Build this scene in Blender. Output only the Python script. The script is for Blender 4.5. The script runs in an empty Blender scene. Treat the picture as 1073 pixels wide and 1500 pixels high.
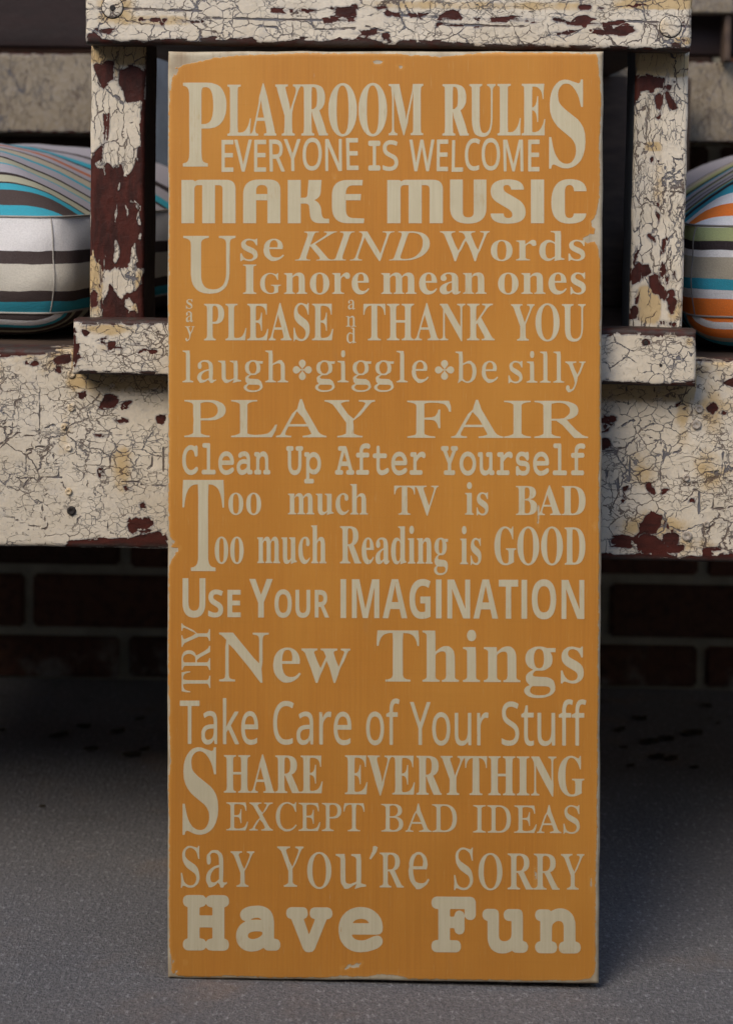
import bpy, bmesh, math, random
import numpy as np
from mathutils import Vector, Matrix, noise as mnoise
from mathutils.geometry import delaunay_2d_cdt

random.seed(7)
R = math.radians
sc = bpy.context.scene
C = sc.collection

# ------------------------------------------------------------------ camera
PW, PH, FPX = 1073.0, 1500.0, 2520.0          # size of the photograph, focal length in its pixels
CAM_H, PITCH, ROLL = 0.577, R(3.5), R(0.85)
cam_d = bpy.data.cameras.new('camera')
cam = bpy.data.objects.new('camera', cam_d)
C.objects.link(cam)
cam_d.sensor_fit = 'VERTICAL'
cam_d.sensor_height = 22.2
cam_d.lens = 22.2 * FPX / PH
cam_d.shift_y = -370.0 / PH
cam_d.clip_start, cam_d.clip_end = 0.02, 200.0
cam_d.dof.use_dof = True
cam_d.dof.focus_distance = 1.215
cam_d.dof.aperture_fstop = 4.0
CM = (Matrix.Translation((0, 0, CAM_H)) @ Matrix.Rotation(math.pi / 2 - PITCH, 4, 'X')
      @ Matrix.Rotation(ROLL, 4, 'Z'))
cam.matrix_world = CM
sc.camera = cam

# ------------------------------------------------------------------ sky, sun, exposure
SUN_EL, SUN_AZ, SUN_W, SUN_ANG, SKY = R(42), R(-38), 1.0, R(30), 0.15     # azimuth: minus = from the left of the camera
w = bpy.data.worlds.new('World')
sc.world = w
w.use_nodes = True
wn = w.node_tree
sky = wn.nodes.new('ShaderNodeTexSky')
sky.sky_type = 'NISHITA'
sky.sun_disc = False
sky.sun_elevation = SUN_EL
sky.sun_rotation = math.pi - SUN_AZ
wn.links.new(sky.outputs[0], wn.nodes['Background'].inputs[0])
wn.nodes['Background'].inputs[1].default_value = SKY
sun_d = bpy.data.lights.new('sun', 'SUN')
sun_d.energy = SUN_W
sun_d.angle = SUN_ANG
sun_d.color = (1.0, 0.88, 0.72)
sun = bpy.data.objects.new('sun', sun_d)
C.objects.link(sun)
sdir = Vector((math.sin(SUN_AZ) * math.cos(SUN_EL), -math.cos(SUN_AZ) * math.cos(SUN_EL), math.sin(SUN_EL)))
sun.rotation_euler = sdir.to_track_quat('Z', 'Y').to_euler()
sun.location = (-1, -2, 3)
vs = sc.view_settings
vs.view_transform = 'Standard'
vs.look = 'None'
vs.exposure = 1.22
vs.gamma = 1.0
vs.use_curve_mapping = False

# ------------------------------------------------------------------ photograph pixel -> point on a plane of the place
def ray(px, py):
    k = 1.0 / FPX
    d = Vector(((px - PW / 2) * k, (PH / 2 - py) * k - 370.0 * k, -1.0))
    return CM.translation, (CM.to_3x3() @ d)

def hit(px, py, frame, y=0.0):
    """where the ray of a photo pixel meets the plane y=const of a frame, in that frame's own x, z"""
    o, d = ray(px, py)
    inv = frame.inverted()
    lo, ld = inv @ o, inv.to_3x3() @ d
    t = (y - lo.y) / ld.y
    p = lo + ld * t
    return p.x, p.z

def floor_hit(px, py):
    o, d = ray(px, py)
    return o + d * (-o.z / d.z)

def hits(pts, frame, y=0.0):
    return [hit(a, b, frame, y) for a, b in pts]

# ------------------------------------------------------------------ node helper
class G:
    def __init__(s, name):
        s.mat = bpy.data.materials.new(name)
        s.mat.use_nodes = True
        s.t = s.mat.node_tree
        s.b = s.t.nodes['Principled BSDF']
    def n(s, typ, **kw):
        nd = s.t.nodes.new(typ)
        for k, v in kw.items():
            setattr(nd, k, v)
        return nd
    def put(s, sock, v):
        if isinstance(v, bpy.types.NodeSocket):
            s.t.links.new(v, sock)
        elif v is not None:
            if isinstance(v, tuple) and len(v) == 3 and sock.type == 'RGBA':
                v = v + (1.0,)
            sock.default_value = v
    def m(s, op, a, b=None, c=None, clamp=False):
        nd = s.n('ShaderNodeMath', operation=op)
        nd.use_clamp = clamp
        for i, v in enumerate((a, b, c)):
            s.put(nd.inputs[i], v)
        return nd.outputs[0]
    def v(s, op, a, b):
        nd = s.n('ShaderNodeVectorMath', operation=op)
        s.put(nd.inputs[0], a)
        s.put(nd.inputs[1], b)
        return nd.outputs[0]
    def obj(s):
        return s.n('ShaderNodeTexCoord').outputs['Object']
    def attr(s, name):
        return s.n('ShaderNodeAttribute', attribute_name=name).outputs['Fac']
    def noise(s, vec, scale, detail=2.0, rough=0.5, color=False):
        nd = s.n('ShaderNodeTexNoise')
        s.put(nd.inputs['Vector'], vec)
        nd.inputs['Scale'].default_value = scale
        nd.inputs['Detail'].default_value = detail
        nd.inputs['Roughness'].default_value = rough
        return nd.outputs['Color' if color else 'Fac']
    def edge(s, vec, scale, rnd=1.0):
        nd = s.n('ShaderNodeTexVoronoi', feature='DISTANCE_TO_EDGE')
        s.put(nd.inputs['Vector'], vec)
        nd.inputs['Scale'].default_value = scale
        nd.inputs['Randomness'].default_value = rnd
        return nd.outputs['Distance']
    def rng(s, v, a, b, c=0.0, d=1.0, smooth=True):
        nd = s.n('ShaderNodeMapRange')
        if smooth:
            nd.interpolation_type = 'SMOOTHSTEP'
        s.put(nd.inputs[0], v)
        for i, x in enumerate((a, b, c, d)):
            s.put(nd.inputs[1 + i], x)
        return nd.outputs[0]
    def mix(s, f, a, b):
        nd = s.n('ShaderNodeMix', data_type='RGBA')
        s.put(nd.inputs[0], f)
        s.put(nd.inputs[6], a)
        s.put(nd.inputs[7], b)
        return nd.outputs[2]
    def bump(s, h, dist, strength=1.0, normal=None):
        nd = s.n('ShaderNodeBump')
        nd.inputs['Strength'].default_value = strength
        nd.inputs['Distance'].default_value = dist
        s.put(nd.inputs['Height'], h)
        if normal is not None:
            s.put(nd.inputs['Normal'], normal)
        return nd.outputs[0]
    def out(s, col, rough, normal=None, spec=0.3):
        s.put(s.b.inputs['Base Color'], col)
        s.put(s.b.inputs['Roughness'], rough)
        s.b.inputs['Specular IOR Level'].default_value = spec
        if normal is not None:
            s.put(s.b.inputs['Normal'], normal)
        return s.mat

def crackle(name, grain='x', chips=0.70, fine=1.0, cream=(0.70, 0.615, 0.48), stain_amt=1.0, seed=0.0, big=1.0, chip_stretch=(70, 60, 110)):
    """old maroon paint under a crazed, flaking coat of cream"""
    g = G(name)
    co = g.v('ADD', g.obj(), (seed, seed * 0.37, seed * 0.71))
    wv = g.noise(co, 55, 3, 0.6, color=True)
    wc = g.v('ADD', co, g.v('MULTIPLY', g.v('SUBTRACT', wv, (0.5, 0.5, 0.5)), (0.009, 0.009, 0.009)))
    wf = g.noise(co, 300, 2, 0.6, color=True)
    wc = g.v('ADD', wc, g.v('MULTIPLY', g.v('SUBTRACT', wf, (0.5, 0.5, 0.5)), (0.003, 0.003, 0.003)))
    st = (0.78, 1.0, 1.1) if grain == 'x' else (1.45, 1.0, 0.48)
    sv = g.v('MULTIPLY', wc, st)
    gate1 = g.rng(g.noise(co, 30, 3, 0.6), 0.47, 0.58)
    def net(scale, gate, wd, amt):
        e_ = g.edge(sv, scale, 0.9)
        w_ = g.m('MULTIPLY', gate, wd)
        return g.m('MULTIPLY', g.m('MULTIPLY', g.m('SUBTRACT', 1.0, g.rng(e_, g.m('MULTIPLY', w_, 0.45), g.m('ADD', w_, 0.006))), g.rng(gate, 0.05, 0.4)), amt)
    k1 = net(46, gate1, 0.018 * big, 1.0)
    gate2 = g.rng(g.noise(g.v('ADD', co, (1.1, 0, 8.7)), 34, 4, 0.65), 0.42, 0.60)
    gate3 = g.rng(g.noise(g.v('ADD', co, (3.1, 0, 1.7)), 42, 4, 0.65), 0.45, 0.62)
    k2 = g.m('MAXIMUM', net(112, gate2, 0.034 * fine, 0.9), net(235, gate3, 0.048 * fine, 0.75))
    # long drawn-out splits along the grain
    gs = (9, 1, 170) if grain == 'x' else (190, 1, 13)
    sp = g.noise(g.v('MULTIPLY', wc, gs), 1.0, 4, 0.7)
    k3 = g.m('MULTIPLY', g.rng(sp, 0.66, 0.72), 0.85)
    trc = g.m('ADD', g.attr('crack'), g.m('MULTIPLY', g.m('SUBTRACT', g.noise(co, 160, 3, 0.6), 0.5), 2.2))
    k4 = g.m('SUBTRACT', 1.0, g.rng(trc, 0.45, 1.0))
    crk = g.m('MAXIMUM', g.m('MAXIMUM', k1, k2), g.m('MAXIMUM', k3, k4))
    # where the cream is gone
    pn = g.m('ADD', g.m('MULTIPLY', g.m('SUBTRACT', g.noise(g.v('MULTIPLY', co, (1.0, 1.0, 0.8)), 190, 3, 0.6), 0.5), 4.0),
             g.m('MULTIPLY', g.m('SUBTRACT', g.noise(co, 760, 2, 0.6), 0.5), 2.2))
    cellv = g.n('ShaderNodeTexVoronoi', feature='F1')
    g.put(cellv.inputs['Vector'], sv)
    cellv.inputs['Scale'].default_value = 150
    cell = g.n('ShaderNodeSeparateColor')
    g.t.links.new(cellv.outputs['Color'], cell.inputs[0])
    pn = g.m('ADD', pn, g.m('MULTIPLY', g.m('SUBTRACT', cell.outputs[0], 0.5), 5.5))
    pn = g.m('ADD', pn, g.m('MULTIPLY', g.m('SUBTRACT', cell.outputs[1], 0.5), 0.01))
    peel = g.m('ADD', g.attr('peel'), g.m('SUBTRACT', g.m('MULTIPLY', pn, 0.5), 0.35))
    bare1 = g.m('SUBTRACT', 1.0, g.rng(peel, -0.25, 0.25))
    cn = g.noise(g.v('MULTIPLY', wc, chip_stretch), 1.0, 3, 0.62)
    thr = g.m('SUBTRACT', chips, g.m('MULTIPLY', g.rng(g.attr('stain'), 0.1, 0.8), 0.055))
    bare2 = g.rng(cn, thr, g.m('ADD', thr, 0.015))
    bare = g.m('MAXIMUM', bare1, bare2)
    # colours
    dirt = g.noise(co, 22, 4, 0.65)
    c = g.mix(g.rng(dirt, 0.35, 0.75), cream, tuple(x * y for x, y in zip(cream, (0.86, 0.84, 0.80))))
    flk = g.noise(co, 420, 2, 0.6)
    c = g.mix(g.rng(flk, 0.35, 0.8, 0.0, 0.25), c, (0.40, 0.38, 0.36))
    stn = g.m('MULTIPLY', g.rng(g.m('ADD', g.m('MULTIPLY', g.attr('stain'), 1.3), g.m('MULTIPLY', g.m('SUBTRACT', g.noise(co, 60, 4, 0.65), 0.5), 1.3)), 0.30, 0.85), 0.85 * stain_amt)
    c = g.mix(stn, c, (0.52, 0.36, 0.16))
    blue = g.m('MULTIPLY', g.rng(g.noise(g.v('ADD', co, (7, 2, 5)), 60, 5, 0.75), 0.52, 0.80), 0.6)
    c = g.mix(g.m('MULTIPLY', blue, 0.6), c, (0.23, 0.25, 0.30))
    rim = g.m('MULTIPLY', g.rng(peel, 0.2, 1.6, 0.55, 0.0), 1.0)
    c = g.mix(rim, c, (0.20, 0.19, 0.20))
    c = g.mix(g.m('MULTIPLY', crk, 0.88), c, g.mix(g.rng(g.noise(co, 40, 2, 0.5), 0.4, 0.6), (0.075, 0.078, 0.100), (0.085, 0.055, 0.045)))
    mar = g.mix(g.rng(g.noise(g.v('MULTIPLY', co, (60, 60, 18) if grain == 'z' else (18, 60, 60)), 3.0, 4, 0.6), 0.35, 0.7), (0.075, 0.018, 0.012), (0.036, 0.012, 0.009))
    worn = g.m('MULTIPLY', g.rng(g.attr('wood'), 0.35, 0.75), g.rng(g.noise(co, 120, 3, 0.6), 0.25, 0.6))
    mar = g.mix(worn, mar, (0.050, 0.036, 0.030))
    c = g.mix(bare, c, mar)
    inv = g.m('SUBTRACT', 1.0, bare)
    h = g.m('MULTIPLY', inv, g.m('SUBTRACT', 1.0, g.m('MULTIPLY', crk, 0.8)))
    h = g.m('ADD', h, g.m('MULTIPLY', g.noise(co, 130, 4, 0.6), 0.7))
    rough = g.mix(bare, (0.65, 0.65, 0.65), (0.55, 0.55, 0.55))
    return g.out(c, rough, g.bump(h, 0.0014, 0.9), 0.22)

# ------------------------------------------------------------------ object helpers
def link(name, me, mats, parent=None):
    o = bpy.data.objects.new(name, me)
    C.objects.link(o)
    for m in (mats if isinstance(mats, (list, tuple)) else [mats]):
        me.materials.append(m)
    if parent is not None:
        o.parent = parent
    return o

def tag(o, label=None, cat=None, group=None, kind=None):
    if label: o['label'] = label
    if cat: o['category'] = cat
    if group: o['group'] = group
    if kind: o['kind'] = kind
    return o

def empty(name, mw):
    o = bpy.data.objects.new(name, None)
    o.empty_display_size = 0.05
    C.objects.link(o)
    o.matrix_world = mw
    return o

def sdf(polys, X, Z):
    """signed distance (mm) to a union of outlines, minus inside"""
    best = np.full(X.shape, 60.0)
    for poly in polys:
        P = np.array(poly)
        lo, hi = P.min(0) - 0.02, P.max(0) + 0.02
        sel = (X > lo[0]) & (X < hi[0]) & (Z > lo[1]) & (Z < hi[1])
        if not sel.any():
            continue
        x, z = X[sel], Z[sel]
        d = np.full(x.shape, 1e9)
        ins = np.zeros(x.shape, bool)
        n = len(P)
        for i in range(n):
            a, b = P[i], P[(i + 1) % n]
            e = b - a
            t = np.clip(((x - a[0]) * e[0] + (z - a[1]) * e[1]) / max(1e-12, (e @ e)), 0, 1)
            d = np.minimum(d, np.hypot(x - a[0] - t * e[0], z - a[1] - t * e[1]))
            c = (a[1] > z) != (b[1] > z)
            xi = a[0] + (z - a[1]) / (e[1] if abs(e[1]) > 1e-12 else 1e-12) * e[0]
            ins ^= c & (x < xi)
        s = np.where(ins, -d, d) * 1000.0
        best[sel] = np.minimum(best[sel], s)
    return best

def lines(pls, X, Z):
    best = np.full(X.shape, 60.0)
    for P in pls:
        P = np.array(P)
        for a, b in zip(P[:-1], P[1:]):
            e = b - a
            t = np.clip(((X - a[0]) * e[0] + (Z - a[1]) * e[1]) / max(1e-12, (e @ e)), 0, 1)
            best = np.minimum(best, np.hypot(X - a[0] - t * e[0], Z - a[1] - t * e[1]) * 1000.0)
    return best

def fnoise(n, seed, period):
    rs = np.random.RandomState(seed)
    k = max(4, int(n / period) + 3)
    return np.interp(np.linspace(0, k - 1.001, n), np.arange(k), rs.rand(k))

def slab(name, x0, x1, z0, z1, y, th, mats, parent=None, step=0.002, r=0.003, fields=None, side=None, jag=0.0, seed=1, wave=0.0, shape=None):
    """a board: gridded front face at y with rounded, slightly uneven edges, sides and a back; per-vertex fields on the front"""
    def axis(a, b):
        rr = min(r, (b - a) * 0.3)
        n = max(2, int(round((b - a - 2 * rr) / step)))
        return np.concatenate([[a, a + .08 * rr, a + .3 * rr, a + .6 * rr], np.linspace(a + rr, b - rr, n + 1), [b - .6 * rr, b - .3 * rr, b - .08 * rr, b]])
    xs, zs = axis(x0, x1), axis(z0, z1)
    X, Z = np.meshgrid(xs, zs)
    d = np.minimum(np.minimum(X - x0, x1 - X), np.minimum(Z - z0, z1 - Z))
    dd = np.clip(r - d, 0, r)
    Y = y + (r - np.sqrt(np.maximum(0, r * r - dd * dd)))
    nx, nz = len(xs), len(zs)
    Xo, Zo = X.copy(), Z.copy()
    if jag > 0:
        top, bot = fnoise(nx, seed, 14) - .5, fnoise(nx, seed + 1, 14) - .5
        lef, rig = fnoise(nz, seed + 2, 14) - .5, fnoise(nz, seed + 3, 14) - .5
        f = lambda q: np.clip(1 - q / 0.012, 0, 1)
        Zo += jag * (top[None, :] * f(z1 - Z) + bot[None, :] * f(Z - z0))
        Xo += jag * (rig[:, None] * f(x1 - X) + lef[:, None] * f(X - x0))
    if wave > 0:
        Y = Y + wave * np.sin(X * 31 + seed) * np.sin(Z * 43 + seed * 2)
    if shape is not None:
        Y = Y + shape(X, Z)
    V = np.stack([Xo, Y, Zo], -1).reshape(-1, 3)
    i = (np.arange(nz - 1)[:, None] * nx + np.arange(nx - 1)[None, :]).ravel()
    F = [tuple(q) for q in np.stack([i, i + 1, i + 1 + nx, i + nx], -1).tolist()]
    loop = list(range(nx)) + [k * nx + nx - 1 for k in range(1, nz)] + [(nz - 1) * nx + k for k in range(nx - 2, -1, -1)] + [k * nx for k in range(nz - 2, 0, -1)]
    n0 = len(V)
    B = V[loop].copy()
    B[:, 1] = y + th
    V = np.concatenate([V, B])
    m = len(loop)
    S = []
    for k in range(m):
        F.append((loop[(k + 1) % m], loop[k], n0 + k, n0 + (k + 1) % m))
        S.append('b' if k < nx - 1 else 'r' if k < nx + nz - 2 else 't' if k < 2 * nx + nz - 3 else 'l')
    F.append(tuple(n0 + k for k in range(m - 1, -1, -1)))
    me = bpy.data.meshes.new(name)
    me.from_pydata(V.tolist(), [], F)
    nq = (nx - 1) * (nz - 1)
    me.polygons.foreach_set('use_smooth', [True] * nq + [False] * (m + 1))
    if side:
        mi = [0] * len(F)
        for k, s in enumerate(S):
            mi[nq + k] = side.get(s, 0)
        me.polygons.foreach_set('material_index', mi)
    base = {'peel': 40.0, 'crack': 40.0, 'stain': 0.0, 'wood': 0.0}
    flds = dict(base)
    if fields:
        flds.update({k: f(X, Z) for k, f in fields.items()})
    for k, val in flds.items():
        a = me.attributes.new(k, 'FLOAT', 'POINT')
        arr = np.full(len(V), float(val)) if not isinstance(val, np.ndarray) else np.concatenate([val.ravel(), val.ravel()[loop]])
        a.data.foreach_set('value', arr.astype(np.float32))
    me.update()
    return link(name, me, mats, parent)

def box_mesh(name, x0, x1, y0, y1, z0, z1, mats, parent=None, bev=0.002, seg=2):
    bm = bmesh.new()
    bmesh.ops.create_cube(bm, size=1.0)
    for v_ in bm.verts:
        v_.co = ((x0 + x1) / 2 + v_.co.x * (x1 - x0), (y0 + y1) / 2 + v_.co.y * (y1 - y0), (z0 + z1) / 2 + v_.co.z * (z1 - z0))
    bmesh.ops.bevel(bm, geom=bm.edges[:], offset=bev, segments=seg, affect='EDGES')
    me = bpy.data.meshes.new(name)
    bm.to_mesh(me)
    bm.free()
    return link(name, me, mats, parent)

# ------------------------------------------------------------------ setting: porch floor
def floor_mat():
    g = G('concrete')
    co = g.obj()
    big = g.noise(co, 2.2, 5, 0.6)
    mid = g.noise(co, 14, 5, 0.65)
    fin = g.noise(co, 420, 3, 0.7)
    grit = g.noise(g.v('MULTIPLY', co, (1.4, 0.8, 1)), 190, 4, 0.75)
    c = g.mix(g.rng(big, 0.3, 0.7), (0.165, 0.158, 0.156), (0.215, 0.203, 0.195))
    c = g.mix(g.rng(mid, 0.35, 0.75, 0, 0.5), c, (0.145, 0.140, 0.142))
    agg = g.noise(g.v('MULTIPLY', co, (1.0, 1.0, 1)), 330, 2, 0.8)
    c = g.mix(g.rng(agg, 0.46, 0.62, 0, 0.55), c, (0.080, 0.078, 0.084))
    c = g.mix(g.rng(fin, 0.44, 0.66, 0, 0.6), c, (0.10, 0.097, 0.10))
    c = g.mix(g.rng(grit, 0.54, 0.66, 0, 0.7), c, (0.36, 0.355, 0.35))
    rust = g.m('MULTIPLY', g.rng(g.noise(g.v('ADD', co, (4, 1, 0)), 9, 4, 0.6), 0.52, 0.72), 0.45)
    c = g.mix(rust, c, (0.24, 0.17, 0.12))
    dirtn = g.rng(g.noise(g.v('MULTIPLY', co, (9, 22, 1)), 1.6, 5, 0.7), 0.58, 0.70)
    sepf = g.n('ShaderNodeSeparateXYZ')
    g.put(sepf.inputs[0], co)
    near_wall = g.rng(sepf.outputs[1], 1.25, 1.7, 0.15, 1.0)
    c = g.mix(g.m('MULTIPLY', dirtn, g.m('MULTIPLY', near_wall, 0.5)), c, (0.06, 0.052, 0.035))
    broom = g.noise(g.v('MULTIPLY', co, (210, 7, 1)), 1.0, 3, 0.6)
    h = g.m('ADD', g.m('MULTIPLY', agg, 1.4), g.m('ADD', g.m('MULTIPLY', grit, 1.0), g.m('ADD', g.m('MULTIPLY', fin, 0.6), g.m('MULTIPLY', broom, 0.5))))
    return g.out(c, 0.85, g.bump(h, 0.0017, 0.9), 0.25)

def grid_floor():
    bm = bmesh.new()
    bmesh.ops.create_grid(bm, x_segments=60, y_segments=60, size=6.0)
    me = bpy.data.meshes.new('porch_floor')
    bm.to_mesh(me)
    bm.free()
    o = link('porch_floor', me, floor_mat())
    return tag(o, kind='structure')
grid_floor()

# ------------------------------------------------------------------ brick wall behind
WALL = Matrix.Translation((0, floor_hit(536, 1004).y, 0)) @ Matrix.Rotation(R(-0.4), 4, 'Z')
def wall():
    gb = G('brick')
    co = gb.obj()
    var = gb.attr('tone')
    c = gb.mix(var, (0.062, 0.036, 0.026), (0.125, 0.056, 0.036))
    c = gb.mix(gb.rng(gb.noise(co, 90, 4, 0.65), 0.4, 0.75, 0, 0.6), c, (0.018, 0.013, 0.011))
    sep = gb.n('ShaderNodeSeparateXYZ')
    gb.put(sep.inputs[0], co)
    low = gb.m('MULTIPLY', gb.rng(sep.outputs[2], 0.0, 0.07, 1.0, 0.0), gb.rng(gb.noise(co, 14, 4, 0.65), 0.47, 0.62))
    c = gb.mix(gb.m('MULTIPLY', low, 0.75), c, (0.30, 0.28, 0.24))
    brick = gb.out(c, 0.85, gb.bump(gb.noise(co, 160, 4, 0.7), 0.002, 0.8), 0.2)
    gm = G('mortar')
    co = gm.obj()
    c = gm.mix(gm.rng(gm.noise(co, 30, 4, 0.6), 0.3, 0.7), (0.42, 0.39, 0.30), (0.31, 0.29, 0.225))
    mort = gm.out(c, 0.9, gm.bump(gm.noise(co, 240, 4, 0.7), 0.002, 1.0), 0.2)
    bm = bmesh.new()
    lay = bm.verts.layers.float.new('tone')
    zj = hit(120, 836, WALL)[1]
    pitch, bl, mo = 0.0677, hit(888, 880, WALL)[0] - hit(43, 880, WALL)[0], 0.010
    bl /= 3.0
    xj = hit(43, 880, WALL)[0]
    def bx(x0, x1, y0, y1, z0, z1, mi, tone, bev):
        r_ = bmesh.ops.create_cube(bm, size=1.0)
        for v_ in r_['verts']:
            v_.co = ((x0 + x1) / 2 + v_.co.x * (x1 - x0), (y0 + y1) / 2 + v_.co.y * (y1 - y0), (z0 + z1) / 2 + v_.co.z * (z1 - z0))
        fs = set(f for v_ in r_['verts'] for f in v_.link_faces)
        es = list(set(e for v_ in r_['verts'] for e in v_.link_edges))
        vs_ = r_['verts']
        if bev:
            q = bmesh.ops.bevel(bm, geom=es, offset=bev, segments=2, affect='EDGES')
            fs, vs_ = q['faces'], q['verts']
            fs = set(f for v_ in vs_ for f in v_.link_faces)
        for f in fs: f.material_index = mi
        for v_ in vs_: v_[lay] = tone
    bx(-1.75, 1.75, 0.006, 0.10, -0.01, 2.42, 1, 0, 0)
    for k in range(-2, 33):
        zc = zj - (k + 0.5) * pitch if False else zj + (k - 3 + 0.5) * pitch
        z0, z1 = zc - pitch / 2 + mo / 2, zc + pitch / 2 - mo / 2
        z0 = max(z0, 0.004)
        if z1 - z0 < 0.012 or z1 > 2.42: continue
        off = 0.0 if (k - 3) % 2 else 0.5
        for j in range(-9, 10):
            xl = xj + (j + off) * bl
            if xl < -1.75 or xl + bl > 1.8: continue
            jx, jz = random.uniform(-.0015, .0015), random.uniform(-.001, .001)
            bx(xl + mo / 2 + jx, xl + bl - mo / 2 + jx, random.uniform(-.002, .002), 0.03, z0 + jz, z1 + jz, 0, random.random(), 0.003)
    me = bpy.data.meshes.new('brick_wall')
    bm.to_mesh(me)
    bm.free()
    o = link('brick_wall', me, [brick, mort])
    o.matrix_world = WALL
    tag(o, 'dark red brick house wall with pale mortar joints behind the bench', 'wall')
wall()

# ------------------------------------------------------------------ unseen light blockers added for shade: ceiling, wall behind the camera, side walls
def porch():  # builds the blockers, added out of view to shade bench, sign and floor
    g = G('blocker_paint')
    co = g.obj()
    m_ = g.out(g.mix(g.noise(co, 6, 3, 0.5), (0.62, 0.60, 0.56), (0.56, 0.54, 0.50)), 0.8)
    tag(box_mesh('shade_ceiling', -3.2, 3.2, CEIL_Y, WALL.translation.y + 0.2, CEIL_Z, CEIL_Z + 0.12, m_), kind='structure')
    tag(box_mesh('light_blocker_wall', -1.9, 1.9, PAR_Y - 0.12, PAR_Y, 0.0, PAR_Z, m_), kind='structure')
    for sx in (-1, 1):
        tag(box_mesh('light_blocker_wall', min(sx * 1.9, sx * 1.78), max(sx * 1.9, sx * 1.78), PAR_Y + 0.002, WALL.translation.y - 0.03, 0.0, PAR_Z, m_), kind='structure')
CEIL_Y, CEIL_Z, PAR_Y, PAR_Z = 0.85, 2.45, -0.40, 1.50  # ceiling edge and wall height set by the shade they throw
porch()

# ------------------------------------------------------------------ the sign's frame and the bench's frame
SP = floor_hit(561, 1438.5)
SP.y -= 0.005
SIGN = (Matrix.Translation((SP.x, SP.y, 0.0)) @ Matrix.Rotation(R(-1.55), 4, 'Z') @ Matrix.Rotation(R(-2.5), 4, 'X')
        @ Matrix.Rotation(R(-0.78), 4, 'Y'))
SIGN_T = 0.016
BENCH = Matrix.Translation((0, SP.y + SIGN_T + 0.44 * math.tan(R(2.5)) + 0.0265, 0)) @ Matrix.Rotation(R(-2.1), 4, 'Z')
bench = empty('porch_bench', BENCH)
tag(bench, 'weathered double porch bench in crazed cream paint flaking off maroon, behind the orange sign', 'bench')

def bz(pts, y=0.0):
    return float(np.mean([hit(a, b, BENCH, y)[1] for a, b in pts]))
def bx_(px, py, y=0.0):
    return hit(px, py, BENCH, y)[0]
def BP(polys, y=0.0):
    return [hits(p, BENCH, y) for p in polys]

M_board = crackle('crazed_cream_board', 'x', 0.775, 1.0, seed=1.3)
M_rail = crackle('crazed_cream_rail', 'x', 0.73, 0.9, seed=4.1, chip_stretch=(34, 60, 210))
M_cleat = crackle('crazed_cream_cleat', 'x', 0.715, 1.1, seed=9.7, big=0.7, chip_stretch=(40, 60, 260))
M_post = crackle('crazed_cream_post', 'z', 0.785, 1.1, seed=6.2, chip_stretch=(170, 60, 60))
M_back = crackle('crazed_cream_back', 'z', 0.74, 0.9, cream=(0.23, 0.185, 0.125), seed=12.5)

def plain(name, c1, c2, rough=0.6, sc_=(30, 30, 8), bump=0.0006):
    g = G(name)
    co = g.obj()
    nz = g.noise(g.v('MULTIPLY', co, sc_), 3.0, 5, 0.65)
    c = g.mix(g.rng(nz, 0.3, 0.75), c1, c2)
    return g.out(c, rough, g.bump(g.noise(co, 160, 4, 0.6), bump, 0.8), 0.3)
M_slate = plain('slate_blue_paint', (0.075, 0.092, 0.115), (0.045, 0.056, 0.072))
M_maroon = plain('old_maroon_paint', (0.020, 0.0085, 0.007), (0.012, 0.006, 0.005), 0.6, (8, 30, 30))
M_raw = plain('bare_brown_wood', (0.085, 0.055, 0.038), (0.045, 0.030, 0.022), 0.7, (8, 30, 30))

# -- front board
CH = -0.022                                               # how far the rails stand proud of the board
zb0 = bz([(0, 800), (245, 803), (880, 822), (1073, 828)])
zb1 = bz([(40, 513), (1050, 527)])
board_polys = BP([
    [(38,531),(50,528),(61,531),(55,536),(47,537)], [(79,523),(88,519),(100,518),(101,528),(92,530),(86,534)],
    [(84,534),(89,536),(88,544),(84,541)],
    [(146,599),(150,588),(156,578),(173,580),(172,599)], [(117,575),(127,573),(125,582),(119,583)],
    [(177,593),(185,588),(192,589),(182,599)], [(231,612),(243,608),(243,616),(234,621)],
    [(166,615),(176,614),(185,618),(177,621)], [(144,687),(153,690),(152,698),(146,699)],
    [(183,713),(198,714),(195,717),(187,719)], [(137,638),(148,636),(157,638),(150,640)],
    [(188,770),(193,760),(200,755),(205,760),(203,778),(192,784)], [(207,757),(221,757),(224,768),(214,772),(206,768)],
    [(204,776),(215,775),(222,781),(207,783)], [(205,740),(211,736),(211,746)],
    [(94,803),(96,797),(110,793),(135,791),(150,790),(190,788),(234,776),(243,790),(250,803)],
    [(-20,505),(60,507),(90,515),(60,517),(20,519),(-20,521)],
    [(937,767),(944,756),(951,751),(962,754),(969,756),(969,770),(959,783),(940,778)],
    [(931,792),(936,783),(945,781),(959,786),(977,801),(999,800),(997,809),(940,810)],
    [(967,785),(975,781),(980,780),(993,785),(991,796),(977,797)],
    [(891,791),(898,787),(913,785),(920,787),(927,791),(924,801),(895,799)],
    [(1027,804),(1040,800),(1057,799),(1058,809),(1031,809)],
    [(870,817),(885,812),(930,812),(945,808),(965,816),(990,818),(1010,813),(1040,816),(1073,812),(1110,816),(1110,835),(870,835)],
    [(880,615),(884,616),(892,623),(889,631),(880,632)], [(880,644),(890,645),(893,654),(882,656)], [(887,609),(900,613),(896,616)],
    [(1036,599),(1044,591),(1049,598),(1044,607)], [(1057,561),(1066,557),(1080,551),(1080,568),(1066,565)], [(1055,605),(1063,602),(1062,608)],
    [(912,716),(917,709),(919,717)], [(946,712),(950,708),(951,718)], [(952,719),(955,717),(957,723)], [(968,719),(976,718),(970,722)],
    [(992,594),(1004,590),(1001,596)], [(910,724),(914,723),(912,735)], [(973,764),(979,771),(988,774),(978,775)], [(1010,735),(1014,731),(1016,737)],
])
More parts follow.
